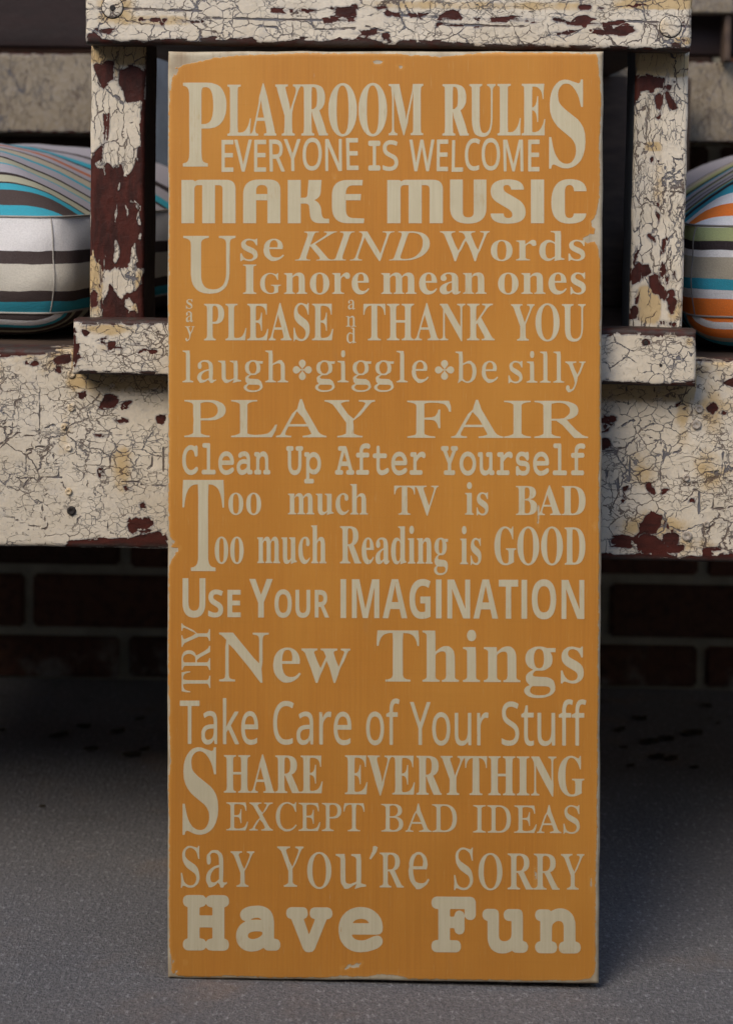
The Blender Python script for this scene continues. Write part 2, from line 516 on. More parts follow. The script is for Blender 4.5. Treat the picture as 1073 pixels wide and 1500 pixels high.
board_cracks = BP([
    [(0,651),(15,643),(26,634),(39,638),(51,640)], [(39,661),(60,653),(76,661),(85,682),(86,697)], [(40,661),(39,687),(42,702),(34,716)],
    [(57,557),(58,600),(57,648)], [(52,708),(62,700),(91,700)], [(19,625),(23,588),(31,585)], [(0,755),(17,757),(34,767),(68,775)],
    [(179,706),(203,705),(211,712),(243,712)], [(62,597),(94,597),(146,598)], [(112,772),(114,760),(120,757)], [(2,600),(10,612),(6,622)],
    [(222,665),(223,682),(216,688)], [(239,655),(240,690)], [(157,755),(158,775),(166,783)], [(137,638),(190,639)], [(66,628),(80,622)], [(60,735),(66,760),(70,770)],
    [(917,566),(919,592)], [(955,566),(962,581)], [(910,625),(925,614),(929,618)], [(945,613),(958,622)], [(950,640),(968,650),(972,668),(966,690),(968,705)],
    [(972,667),(994,662)], [(1006,712),(1016,707),(1038,706),(1052,698),(1048,690)], [(1030,688),(1060,700),(1071,705)],
    [(1030,746),(1050,746),(1073,742)], [(1042,720),(1043,742)], [(1023,720),(1023,752)], [(923,670),(920,706)], [(885,662),(910,656)],
    [(888,690),(891,712)], [(1058,662),(1056,690)], [(905,700),(904,720)],
])
xcl, xcr, zcl = bx_(106, 550), bx_(1019, 560), bz([(120, 549), (1010, 566)])
def stain_board(X, Z):
    s = np.clip(1 - (zb1 - Z) / 0.050, 0, 1) * 0.5
    under = (X > xcl) & (X < xcr)
    s = np.where(under, np.maximum(s, 0.95 * np.clip(1.25 - (zcl - Z) / 0.014, 0, 1)), s)
    for (px, py, rx, rz, a) in ((115, 560, 22, 14, .75), (185, 555, 60, 12, .6), (95, 640, 14, 50, .45), (178, 680, 20, 40, .65), (150, 575, 30, 20, .4), (940, 568, 60, 10, .9),
                                (1000, 600, 14, 60, .7), (950, 770, 70, 30, .6), (1045, 600, 30, 40, .6), (940, 690, 30, 40, .5), (1040, 690, 40, 60, .45), (1000, 800, 60, 20, .5)):
        cx, cz = hit(px, py, BENCH)
        k = 1 / 1985.0
        s = np.maximum(s, a * np.exp(-(((X - cx) / (rx * k)) ** 2 + ((Z - cz) / (rz * k)) ** 2)))
    return s
slab('front_board', -0.74, 0.74, zb0, zb1, 0.0, 0.026, M_board, bench, step=0.002, r=0.0035, jag=0.0008, seed=3, wave=0.0003,
     fields={'peel': lambda X, Z: np.minimum(sdf(board_polys, X, Z), np.minimum((zb1 - Z) * 1000 + 0.6, (Z - zb0) * 1000 + 1.0)), 'crack': lambda X, Z: lines(board_cracks, X, Z), 'stain': stain_board,
             'wood': lambda X, Z: np.clip(1 - np.minimum(zb1 - Z, Z - zb0) / 0.008, 0, 1)})

# -- lower rail lying on the board
zc0 = bz([(120, 549), (1010, 566)], CH)
zc1 = bz([(120, 466), (1010, 486)], CH)
xc0, xc1 = bx_(106, 505, CH), bx_(1019, 525, CH)
cleat_polys = BP([
    [(105,462),(245,462),(245,472),(190,473),(150,470),(105,470)], [(880,482),(1020,488),(1020,492),(975,491),(940,489),(880,490)],
    [(141,502),(150,500),(157,503),(168,502),(166,505),(150,505)], [(158,507),(170,508),(183,510),(176,512),(160,510)], [(139,512),(155,515),(149,516)],
    [(147,497),(158,492),(157,497)], [(205,516),(213,514),(213,518)], [(217,516),(228,516),(222,519)], [(188,504),(205,503),(205,506)], [(123,485),(130,488),(126,490)],
    [(105,480),(112,492),(114,508),(112,520),(109,535),(104,530)], [(113,518),(119,520),(113,524)],
    [(880,557),(940,561),(985,561),(1018,560),(1020,575),(880,575)], [(941,501),(946,499),(950,503),(944,506)], [(1016,494),(1022,494),(1022,502)],
    [(105,552),(120,543),(150,547),(245,548),(245,556),(105,556)],
], CH)
def stain_cleat(X, Z):
    s = np.zeros_like(X)
    for (px, py, rx, rz, a) in ((160, 482, 40, 10, .8), (150, 510, 20, 14, .4), (985, 490, 30, 6, .6), (1010, 500, 10, 10, .6)):
        cx, cz = hit(px, py, BENCH, CH)
        s = np.maximum(s, a * np.exp(-(((X - cx) * 2000 / rx) ** 2 + ((Z - cz) * 2000 / rz) ** 2)))
    return s
slab('lower_rail', xc0, xc1, zc0, zc1, CH, 0.0215, M_cleat, bench, step=0.0015, r=0.003, jag=0.0009, seed=11,
     fields={'peel': lambda X, Z: np.minimum(sdf(cleat_polys, X, Z), np.minimum((zc1 - Z) * 1000 - 2.2, (Z - zc0) * 1000 + 0.2)), 'stain': stain_cleat,
             'wood': lambda X, Z: np.clip(1 - np.minimum(zc1 - Z, Z - zc0) / 0.008, 0, 1)})

# -- the two posts and the top rail
zr0 = bz([(130, 64), (1005, 76)], CH)
zr1 = zr0 + 0.041
PY = 0.004                                                # posts stand this far behind the rails' back
left_polys = BP([
    [(136,96),(143,92),(150,95),(158,92),(165,92),(163,104),(168,117),(158,121),(152,129),(146,122),(140,109)],
    [(176,103),(184,102),(190,97),(200,99),(213,105),(211,128),(210,143),(203,147),(184.5,151),(182,135),(175,123)],
    [(207,150),(215,146),(215,215),(210,215),(209,195),(206,180),(205,165)],
    [(153,168),(157,168),(157,190),(155,206),(150,220),(152,200),(154,180)],
    [(128,236),(138,226),(150,214),(152,226),(147,236),(140,240),(145,248),(152,246),(154,256),(158,242),(164,250),(168,254),(172,244),(176,243),(181,258),(190,259),(196,250),(201,240),(203,216),(216,216),
     (216,395),(206,392),(200,390),(196,384),(188,388),(184,392),(176,388),(172,394),(168,390),(160,398),(154,390),(150,380),(145,384),(141,374),(138,366),(132,372),(128,370)],
    [(146,384),(152,380),(150,400),(152,412),(147,420),(146,404)], [(150,440),(156,430),(160,418),(168,426),(176,436),(190,432),(200,426),(213,398),(216,398),(216,470),(150,470)],
    [(132,430),(138,424),(144,430),(142,446),(134,450)],
], PY)
left_isles = BP([
    [(183,300),(186,294),(192,290),(199,294),(205,302),(205,318),(208,330),(203,333),(199,322),(200,310),(196,300),(190,299),(188,308),(191,322),(187,322)],
    [(187,324),(191,326),(192,345),(188,348)], [(166,350),(171,352),(176,362),(175,375),(170,388),(165,382),(168,368)], [(193,354),(198,357),(199,375),(205,400),(209,418),(203,412),(198,396),(193,380)],
    [(203,338),(207,342),(206,352),(203,350)], [(150,378),(155,376),(155,398),(151,398)], [(130,300),(134,302),(133,335),(130,340)], [(171,270),(175,268),(174,278),(171,278)],
    [(180,436),(190,434),(200,446),(202,458),(188,460),(180,450)], [(170,300),(172,300),(171,325),(169,325)],
], PY)
right_polys = BP([
    [(926,117),(934,113),(942,110),(950,112),(958,113),(965,110),(975,114),(973,124),(972,133),(962,130),(954,136),(947,134),(940,135),(934,140),(930,146),(926,162)],
    [(957,143),(962,135),(967,132),(971,143),(969,153),(966,162),(960,160)], [(972,135),(977,134),(984,145),(991,158),(983,162),(978,154)],
    [(974,126),(979,123),(984,126),(981,131),(976,130)], [(976,102),(980,112),(979,122),(976,116)], [(983,118),(990,120),(986,121)], [(961,170),(968,165),(964,172)],
    [(923,396),(928,392),(937,387),(938,396),(940,405),(937,414),(930,418),(923,421)], [(940,390),(945,388),(949,389),(954,399),(948,405),(941,402)],
    [(949,405),(956,402),(963,406),(964,418),(972,422),(975,432),(972,440),(966,427),(960,428),(951,421)],
    [(969,392),(972,386),(975,398),(972,405),(968,402)], [(973,408),(979,403),(978,412),(974,416)], [(983,402),(987,398),(988,408),(985,410)],
    [(979,427),(985,424),(987,432),(982,434)], [(977,438),(983,434),(990,441),(988,447),(980,446)], [(980,452),(985,451),(984,458)], [(965,422),(970,424),(974,440),(969,436)],
    [(931,424),(935,422),(933,436),(931,444)], [(922,452),(928,449),(932,452),(932,467),(922,466)], [(961,472),(970,473),(965,477)], [(981,474),(990,474),(986,478)],
    [(961,288),(964,284),(966,298),(963,302)], [(960,310),(965,315),(964,326),(962,322)], [(970,352),(974,350),(972,370),(969,373)], [(950,345),(957,348),(959,356)], [(929,362),(933,360),(931,374)],
    [(953,234),(955,230),(956,240)], [(924,380),(928,378),(926,386)], [(965,236),(967,226),(968,240)],
], PY)
def stain_spots(spots, y):
    def f(X, Z):
        s = np.zeros_like(X)
        for (px, py, rx, rz, a) in spots:
            cx, cz = hit(px, py, BENCH, y)
            s = np.maximum(s, a * np.exp(-(((X - cx) * 1980 / rx) ** 4 + ((Z - cz) * 1980 / rz) ** 4)))
        return s
    return f
px0, px1 = bx_(132, 250, PY), bx_(212, 250, PY)
slab('post', px0, px1, zc1 - 0.03, zr0 + 0.004, PY, 0.050, [M_post, M_raw], bench, step=0.0013, r=0.003, jag=0.0007, seed=21, side={'r': 1},
     fields={'peel': lambda X, Z: np.minimum(np.maximum(sdf(left_polys, X, Z), -sdf(left_isles, X, Z)), (px1 - X) * 1000 + 1.2), 'stain': stain_spots([(170, 80, 60, 16, .9), (138, 410, 14, 50, 1.0), (205, 430, 8, 40, .6), (205, 455, 12, 10, .9), (172, 100, 6, 20, .5)], PY)})
qx0, qx1 = bx_(926, 250, PY), bx_(1005, 250, PY)
slab('post', qx0, qx1, zc1 - 0.03, zr0 + 0.004, PY, 0.050, [M_post, M_slate], bench, step=0.0013, r=0.003, jag=0.0007, seed=25, side={'l': 1},
     fields={'peel': lambda X, Z: np.minimum(sdf(right_polys, X, Z), (X - qx0) * 1000 + 1.2), 'stain': stain_spots([(965, 95, 60, 18, .95), (949, 446, 17, 26, 1.3), (957, 215, 14, 8, .7), (990, 455, 14, 20, .6), (965, 260, 10, 60, .4)], PY)})

rail_polys = BP([
    [(141,43),(150,45),(158,43),(165,42),(161,50),(150,49),(146,47)], [(126,50),(140,48),(150,57),(175,60),(200,59),(215,62),(240,57),(260,58),(290,61),(310,56),(345,58),(370,55),(378,63),(400,64),(425,62),(440,57),(470,60),(500,58),(525,57),(545,62),(560,64),(578,66),(590,60),(620,62),(650,62),(680,66),(720,66),(770,70),(775,80),(126,80)],
    [(252,32),(262,29),(280,31),(296,32),(290,33),(262,33)], [(236,28),(243,25),(248,28),(243,34),(238,33)], [(222,29),(232,29),(230,31)], [(222,37),(240,36),(238,38)], [(204,27),(214,29),(210,31)],
    [(397,15),(410,14),(425,15),(450,15),(462,17),(440,18),(415,17)], [(485,13),(495,11),(520,10),(522,25),(508,22),(500,17),(488,16)], [(471,29),(485,27),(505,28),(518,26),(518,30),(490,31),(474,31)],
    [(497,13),(512,12),(520,15),(517,24),(505,26),(494,20)], [(548,11),(560,9),(566,11),(555,14)], [(564,20),(570,18),(576,21),(568,23)],
    [(570,21),(600,22),(640,23),(645,26),(600,24)], [(643,24),(652,18),(662,15),(670,18),(676,25),(668,28),(655,25)], [(640,27),(700,27),(740,25),(770,28),(800,29),(760,31),(700,29)],
    [(804,30),(810,25),(820,25),(830,31),(840,33),(846,27),(858,26),(866,31),(880,33),(912,29),(919,33),(902,37),(870,38),(830,36)],
    [(800,47),(830,45),(850,45),(856,48),(830,50)], [(862,46),(880,46),(902,42),(918,40),(933,45),(916,50),(881,49)], [(862,45),(875,47),(870,49)],
    [(850,11),(862,10),(860,12)], [(876,11),(884,12),(880,14)], [(982,65),(989,63),(996,67),(988,68)], [(997,59),(1002,58),(1001,61)], [(1000,31),(1002,31),(1002,38),(1000,38)],
    [(975,74),(1015,76),(1015,90),(850,90),(850,76),(920,75)],
    [(640,36),(680,37),(700,39),(680,39)], [(515,49),(540,47),(560,44),(540,49)],
    [(562,52),(566,50),(574,62),(570,64),(564,56)],
], CH)
rail_cracks = BP([
    [(126,13),(200,13.5),(260,15),(296,16)], [(300,26),(340,27),(400,29),(470,30)], [(570,22),(640,25)], [(915,31),(965,33)], [(997,38),(1012,39)], [(1000,23),(1013,24)], [(1000,54),(1013,55)],
    [(560,3),(572,24)], [(590,2),(600,20)], [(535,38),(570,48)], [(380,38),(405,40),(410,48)], [(455,32),(462,43),(520,42)], [(640,35),(770,40)], [(280,0),(290,12)], [(150,30),(160,18),(168,12)],
], CH)
xr0, xr1 = bx_(124.5, 40, CH), bx_(1013, 40, CH)
slab('top_rail', xr0, xr1, zr0, zr1, CH, 0.026, M_rail, bench, step=0.0013, r=0.004, jag=0.0007, seed=31,
     fields={'peel': lambda X, Z: np.minimum(sdf(rail_polys, X, Z), (Z - zr0) * 1000 - 2.0), 'crack': lambda X, Z: lines(rail_cracks, X, Z),
             'stain': stain_spots([(170, 15, 30, 20, .6), (230, 30, 60, 8, .6), (700, 8, 200, 7, .55), (960, 5, 60, 9, .95), (1000, 60, 14, 6, .7), (300, 68, 150, 5, .4)], CH),
             'wood': lambda X, Z: np.clip(1 - (Z - zr0) / 0.011, 0, 1)})
box_mesh('table_top', xr0 + 0.004, xr1 - 0.004, 0.005, 0.492, zr0 + 0.006, zr1 - 0.001, M_raw, bench)

# -- plugs and nails (small turned discs set in the wood)
def disc(name, px, py, rad_px, y, proud, mat, dome=0.4):
    x, z = hit(px, py, BENCH, y)
    rad = rad_px / 2000.0
    bm = bmesh.new()
    rings, seg = 5, 26
    prof = [(rad, 0.0012), (rad, -proud * 0.55), (rad * 0.9, -proud * 0.9), (rad * 0.55, -proud), (rad * 0.2, -proud * (1 - dome))]
    loops = []
    for (rr, yy) in prof:
        loops.append([bm.verts.new((x + rr * math.cos(2 * math.pi * k / seg), y + yy, z + rr * math.sin(2 * math.pi * k / seg))) for k in range(seg)])
    for a, b in zip(loops[:-1], loops[1:]):
        for k in range(seg):
            bm.faces.new((a[k], a[(k + 1) % seg], b[(k + 1) % seg], b[k]))
    bm.faces.new(loops[-1])
    bmesh.ops.recalc_face_normals(bm, faces=bm.faces[:])
    for f in bm.faces: f.smooth = True
    me = bpy.data.meshes.new(name)
    bm.to_mesh(me)
    bm.free()
    for k_, v_ in (('peel', 40.0), ('crack', 40.0), ('stain', 0.25 if mat is M_rail else 0.45), ('wood', 0.0)):
        me.attributes.new(k_, 'FLOAT', 'POINT').data.foreach_set('value', [v_] * len(me.vertices))
    return link(name, me, mat, bench)
M_plug = plain('painted_plug', (0.50, 0.45, 0.38), (0.27, 0.22, 0.17), 0.6, (90, 90, 90), 0.001)
M_nail = plain('painted_nail', (0.48, 0.43, 0.36), (0.20, 0.15, 0.11), 0.5, (200, 200, 200))
M_hole = plain('dark_hole', (0.035, 0.028, 0.024), (0.02, 0.016, 0.014), 0.7)
for (a, b) in ((981, 39), (165, 11)):
    disc('plug_hole', a, b, 15.8, CH, 0.0003, M_hole, 0.0)
    disc('wood_plug', a, b, 14.6, CH, 0.0010, M_rail, 0.1)
disc('screw_head', 165, 11.5, 4, CH - 0.0011, 0.0003, M_hole, 0.1)
for (a, b, r_, m_) in ((105, 548, 6, M_board), (105, 597, 5.5, M_board), (94, 625, 4, M_board), (101, 656, 5, M_board), (101, 720, 5, M_board), (105, 748, 6.5, M_hole), (165, 564, 4, M_board),
                       (1019, 622, 7, M_nail), (1022, 621, 0, None), (1004, 700, 5, M_nail), (1005, 785, 7.5, M_nail), (1034, 768, 4.5, M_nail), (1023, 599, 6, M_nail)):
    if m_ is not None:
        disc('nail_head', a, b, r_, 0.0, 0.0014, m_, 0.7)
disc('nail_head', 945, 502, 3.5, CH, 0.0005, M_hole, 0.3)
disc('nail_head', 967, 535, 2.2, CH, 0.0005, M_hole, 0.3)

# -- seat, back, legs
DB = 0.50
for k in range(4):
    y0 = 0.0275 + k * 0.1165
    box_mesh('seat_board', -0.74, 0.74, y0, y0 + 0.112, zb1 - 0.028, zb1 - 0.003, M_raw, bench)
zk0, zk1 = bz([(60, 197), (1050, 207)], DB), bz([(60, 80), (1050, 89)], DB)
slab('back_board', -0.74, 0.74, zk0, zk1, DB, 0.020, M_back, bench, step=0.004, r=0.003, seed=41,
     fields={'peel': lambda X, Z: np.minimum((Z - zk0) * 1000 - 1, (zk1 - Z) * 1000)})
slab('upper_back_board', -0.74, 0.74, zk1 + 0.006, zk1 + 0.10, DB + 0.004, 0.020, M_maroon, bench, step=0.01, r=0.003, seed=43)
slab('back_stile', bx_(221, 180, DB - 0.025), bx_(262, 180, DB - 0.025), zb1, zk1 + 0.05, DB - 0.025, 0.022, M_slate, bench, step=0.006, r=0.003, seed=45)
slab('back_stile', bx_(1060, 60, DB - 0.025), bx_(1071, 60, DB - 0.025), zk1 - 0.001, zk1 + 0.09, DB - 0.025, 0.022, M_raw, bench, step=0.006, r=0.003, seed=46)
slab('upper_rail', 0.20, 0.74, bz([(1050, 20)], DB - 0.03), bz([(1050, -16)], DB - 0.03), DB - 0.03, 0.02, M_back, bench, step=0.006, r=0.003, seed=47)
slab('back_stile', -0.72, -0.68, 0.30, zk1 + 0.09, DB + 0.0285, 0.03, M_raw, bench, step=0.01, r=0.003)
slab('back_stile', 0.68, 0.72, 0.30, zk1 + 0.09, DB + 0.0285, 0.03, M_raw, bench, step=0.01, r=0.003)
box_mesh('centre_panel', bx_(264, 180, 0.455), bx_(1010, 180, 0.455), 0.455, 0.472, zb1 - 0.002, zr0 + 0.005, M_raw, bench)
for sx in (-1, 1):
    for (ya, yb) in ((0.028, 0.085), (0.44, 0.49)):
        box_mesh('leg', min(sx * 0.66, sx * 0.72), max(sx * 0.66, sx * 0.72), ya, yb, 0.0, zb1 - 0.0285, M_raw, bench, 0.003)

# ------------------------------------------------------------------ striped cushions
def fabric(name, stops, length):
    g = G(name)
    s = g.attr('stripe')
    co = g.obj()
    s = g.m('ADD', s, g.m('MULTIPLY', g.m('SUBTRACT', g.noise(co, 30, 3, 0.5), 0.5), 0.004))
    s = g.m('DIVIDE', s, length)
    ramp = g.n('ShaderNodeValToRGB')
    cr = ramp.color_ramp
    cr.interpolation = 'CONSTANT'
    while len(cr.elements) > 1:
        cr.elements.remove(cr.elements[-1])
    pos = 0.0
    for i, (wd, col) in enumerate(stops):
        e = cr.elements[0] if i == 0 else cr.elements.new(min(0.9999, pos / length))
        if i == 0: e.position = 0.0
        e.color = col + (1.0,)
        pos += wd
    g.put(ramp.inputs[0], s)
    wv = g.n('ShaderNodeTexNoise')
    g.put(wv.inputs['Vector'], g.v('MULTIPLY', co, (900, 900, 900)))
    wv.inputs['Scale'].default_value = 1.0
    c = g.mix(g.rng(wv.outputs['Fac'], 0.35, 0.7, 0.0, 0.14), ramp.outputs[0], (0.12, 0.11, 0.11))
    g.b.inputs['Sheen Weight'].default_value = 0.0
    return g.out(c, 0.9, g.bump(g.m('ADD', wv.outputs['Fac'], g.m('MULTIPLY', g.noise(co, 40, 3, 0.5), 1.0)), 0.0006, 0.6), 0.05)
WH, OW, BR, TE, GN = (0.72, 0.70, 0.68), (0.60, 0.56, 0.47), (0.070, 0.052, 0.048), (0.045, 0.32, 0.41), (0.34, 0.37, 0.17)
DK, GY, RU, LG, BE, ORG = (0.035, 0.026, 0.026), (0.36, 0.34, 0.37), (0.42, 0.13, 0.055), (0.38, 0.37, 0.27), (0.42, 0.37, 0.28), (0.80, 0.20, 0.035)
px = 1.33 / 2520.0

def rrect(poly, cr, n=7):
    """rounded outline of a convex plan polygon (counter-clockwise)"""
    out = []
    m = len(poly)
    for i in range(m):
        p, a, b = Vector(poly[i]), Vector(poly[i - 1]), Vector(poly[(i + 1) % m])
        u, v = (a - p).normalized(), (b - p).normalized()
        p0, p1 = p + u * cr, p + v * cr
        for k in range(n + 1):
            t = k / n
            out.append(p0 * (1 - t) ** 2 + p * 2 * t * (1 - t) + p1 * t * t)
    res = []
    for i in range(len(out)):
        a, b = out[i], out[(i + 1) % len(out)]
        L = (b - a).length
        q = max(1, int(L / 0.012))
        for k in range(q):
            res.append(a.lerp(b, k / q))
    return res

def cushion(plan, zs, z_lo, z_hi, dome, mats, label, group, seed):
    root = empty('seat_cushion', BENCH @ Matrix.Translation((0, 0, zs)))
    tag(root, label, 'cushion', group)
    ol = rrect(plan, 0.022)
    n = len(ol)
    cen = sum(ol, Vector((0, 0))) / n
    yf = min(p.y for p in ol)
    def disp(p, amt):
        q = Vector((p.x * 9 + seed, p.y * 9, p.z * 12))
        return mnoise.noise(q) * amt + mnoise.noise(q * 3.1) * amt * 0.35
    def build(name, rings, sfun, mat, cap=None):
        V, S, F = [], [], []
        for ring in rings:
            for p in ring:
                V.append(tuple(p)); S.append(sfun(p))
        for a in range(len(rings) - 1):
            for k in range(n):
                F.append((a * n + k, a * n + (k + 1) % n, (a + 1) * n + (k + 1) % n, (a + 1) * n + k))
        if cap is not None:
            V.append(tuple(cap)); S.append(sfun(cap))
            L = (len(rings) - 1) * n
            for k in range(n):
                F.append((L + k, L + (k + 1) % n, len(V) - 1))
        me = bpy.data.meshes.new(name)
        me.from_pydata(V, [], F)
        me.polygons.foreach_set('use_smooth', [True] * len(F))
        a = me.attributes.new('stripe', 'FLOAT', 'POINT')
        a.data.foreach_set('value', S)
        return link(name, me, mat, root)
    nrm = []
    for i in range(n):
        t = (ol[(i + 1) % n] - ol[i - 1]).normalized()
        nrm.append(Vector((t.y, -t.x)))
    H = z_hi - z_lo
    rings = []
    for k in range(15):
        t = k / 14
        z = z_lo + H * t
        bul = 0.008 * math.sin(math.pi * t) ** 0.8
        ring = []
        for i, p in enumerate(ol):
            q = p + nrm[i] * bul
            v3 = Vector((q.x, q.y, z))
            dd = (disp(v3, 0.006) + 0.0018 * mnoise.noise(v3 * 55)) * math.sin(math.pi * t) ** 0.6
            wr = 0.0035 * mnoise.noise(Vector((p.x * 60 + seed, p.y * 60, t * 2))) * (abs(t - 0.5) * 2) ** 2 * math.sin(math.pi * t) ** 0.3
            ring.append(Vector((q.x + nrm[i].x * (dd + wr), q.y + nrm[i].y * (dd + wr), z + disp(v3 + Vector((5, 5, 5)), 0.002) * math.sin(math.pi * t))))
        rings.append(ring)
    build('side_band', rings, lambda p: max(0.0, p.z - z_lo) + 0.0, mats[0])
    def dome_rings(z0, hgt, sgn):
        rs = []
        for k in range(22):
            t = k / 22
            s = 1 - t
            zz = z0 + sgn * hgt * (1 - (1 - min(1, t * 1.5)) ** 2.7)
            ring = []
            for p in ol:
                q = cen + (p - cen) * s
                v3 = Vector((q.x, q.y, zz))
                v3.z += disp(v3, 0.005) * min(1, t * 4)
                ring.append(v3)
            rs.append(ring)
        cap = Vector((cen.x, cen.y, rs[-1][0].z))
        return rs, cap
    rs, cap = dome_rings(z_hi, dome, 1)
    build('top_panel', rs, lambda p: max(0.0, (p.y - yf)) * 1.0 + max(0, p.z - z_hi) * 0.8, mats[1], cap)
    rs = []
    for k in range(12):                                     # the under side rolls in below the lower seam
        a = k / 11 * math.pi / 2
        ins, zz = 0.055 * (1 - math.cos(a)), z_lo - (z_lo - 0.0015) * math.sin(a)
        rs.append([Vector((*(p + (cen - p).normalized() * ins), zz)) for p in ol])
    o = build('bottom_panel', rs, lambda p: max(0.0, p.y - yf) + max(0.0, z_lo - p.z), mats[2], Vector((cen.x, cen.y, 0.0015)))
    o.data.flip_normals()
    # piping round both seams
    for zz in (z_lo, z_hi):
        V, F = [], []
        for i, p in enumerate(ol):
            for k in range(8):
                a = 2 * math.pi * k / 8
                V.append((p.x + nrm[i].x * (0.0004 + 0.0008 * math.cos(a)), p.y + nrm[i].y * (0.0004 + 0.0008 * math.cos(a)), zz + 0.0008 * math.sin(a)))
        for i in range(n):
            for k in range(8):
                F.append((i * 8 + k, ((i + 1) % n) * 8 + k, ((i + 1) % n) * 8 + (k + 1) % 8, i * 8 + (k + 1) % 8))
        me = bpy.data.meshes.new('piping')
        me.from_pydata(V, [], F)
        me.polygons.foreach_set('use_smooth', [True] * len(F))
        a = me.attributes.new('stripe', 'FLOAT', 'POINT')
        link('piping', me, mats[3], root)
    # stitched seams at the upright corners
    for ci in range(len(plan)):
        c0 = Vector(plan[ci])
        i = min(range(n), key=lambda j: (ol[j] - c0).length)
        V, F = [], []
        for k in range(15):
            q = rings[k][i] + Vector((nrm[i].x, nrm[i].y, 0)) * 0.0002
            tx = Vector((-nrm[i].y, nrm[i].x, 0))
            for m in range(6):
                a = 2 * math.pi * m / 6
                V.append(tuple(q + tx * 0.0005 * math.cos(a) + Vector((nrm[i].x, nrm[i].y, 0)) * 0.0005 * math.sin(a)))
        for k in range(14):
            for m in range(6):
                F.append((k * 6 + m, k * 6 + (m + 1) % 6, (k + 1) * 6 + (m + 1) % 6, (k + 1) * 6 + m))
        me = bpy.data.meshes.new('corner_seam')
        me.from_pydata(V, [], F)
        link('corner_seam', me, mats[3], root)
    return root

YC = 0.065
zl = lambda x_, y_: hit(x_, y_, BENCH, YC)[1] - zb1
# left: stripes from the lower seam up, widths in photo pixels
lz0, lz1 = zl(40, 453), zl(60, 312)
k_ = (lz1 - lz0) / (453 - 312)
left_band = [(w_ * k_, c_) for w_, c_ in ((17, TE), (16, BR), (40, OW), (18, BR), (70, WH))]
left_top = [(.004, TE), (.010, TE), (.020, BR), (.010, TE), (.004, DK), (.012, LG), (.004, DK), (.016, GY), (.004, TE), (.012, LG), (.004, DK), (.020, GY), (.006, TE), (.020, BE), (.006, DK), (.014, GY), (.010, RU), (.02, GY), (.006, DK), (.02, TE), (.03, GY), (.02, DK), (.5, GY)]
low = [(.006, BR), (.007, WH), (.005, TE), (.007, BR), (.006, LG), (.012, BR), (.008, LG), (.012, BR), (.012, GY), (.02, DK), (.012, LG), (.5, BR)]
xl1 = bx_(84, 380, YC)
mk = lambda nm, st, L: fabric(nm, st, L)
mats_l = [mk('stripe_fabric_band', left_band, lz1 - lz0 + .01), mk('stripe_fabric_top', left_top, .62), mk('stripe_fabric_under', low, .62), plain('cream_piping', (0.40, 0.37, 0.32), (0.30, 0.28, 0.25), 0.9, (300, 300, 300))]
cushion([(-0.72, YC), (xl1, YC), (xl1 + 0.10, 0.44), (-0.72, 0.44)], zb1 - 0.003, lz0, lz1, 0.056, mats_l,
        'box cushion with white, brown and teal stripes on the bench seat left of the sign', 'striped bench cushions', 1.7)
rz0, rz1 = zl(1040, 458), zl(1050, 325)
k_ = (rz1 - rz0) / (458 - 325)
right_band = [(w_ * k_, c_) for w_, c_ in ((26, ORG), (13, WH), (16, TE), (32, BE), (10, WH), (13, DK), (20, GN), (20, WH))]
right_top = [(.010, WH), (.018, ORG), (.018, WH), (.018, TE), (.014, DK), (.008, TE), (.008, GN), (.006, DK), (.014, GY), (.006, DK), (.014, GY), (.006, GN), (.010, DK), (.02, GY), (.01, TE), (.02, DK), (.02, GN), (.02, BE), (.006, DK), (.5, GY)]
low_r = [(.004, ORG), (.006, WH), (.014, ORG), (.006, BE), (.010, TE), (.02, DK), (.012, TE), (.5, DK)]
xq = bx_(1013, 400, YC)
mats_r = [mk('orange_stripe_band', right_band, rz1 - rz0 + .01), mk('orange_stripe_top', right_top, .62), mk('orange_stripe_under', low_r, .62), plain('white_piping', (0.25, 0.22, 0.19), (0.2, 0.18, 0.16), 0.9, (300, 300, 300))]
cushion([(xq, YC), (0.72, YC), (0.72, 0.44), (xq, 0.44)], zb1 - 0.003, rz0, rz1, 0.064, mats_r,
        'box cushion with orange, lime and teal stripes on the bench seat right of the sign', 'striped bench cushions', 5.2)

# ------------------------------------------------------------------ the sign
cor = {k: hit(*v, SIGN) for k, v in dict(tl=(245.5, 76), tr=(883, 73.5), bl=(245, 1435.5), br=(877.5, 1441)).items()}
sx0, sx1 = (cor['tl'][0] + cor['bl'][0]) / 2, (cor['tr'][0] + cor['br'][0]) / 2
sz1 = (cor['tl'][1] + cor['tr'][1]) / 2
sz0 = (cor['bl'][1] + cor['br'][1]) / 2
sign = empty('playroom_sign', SIGN)
tag(sign, 'tall orange wooden board of playroom rules in cream stencilled lettering leaning on the bench', 'sign')

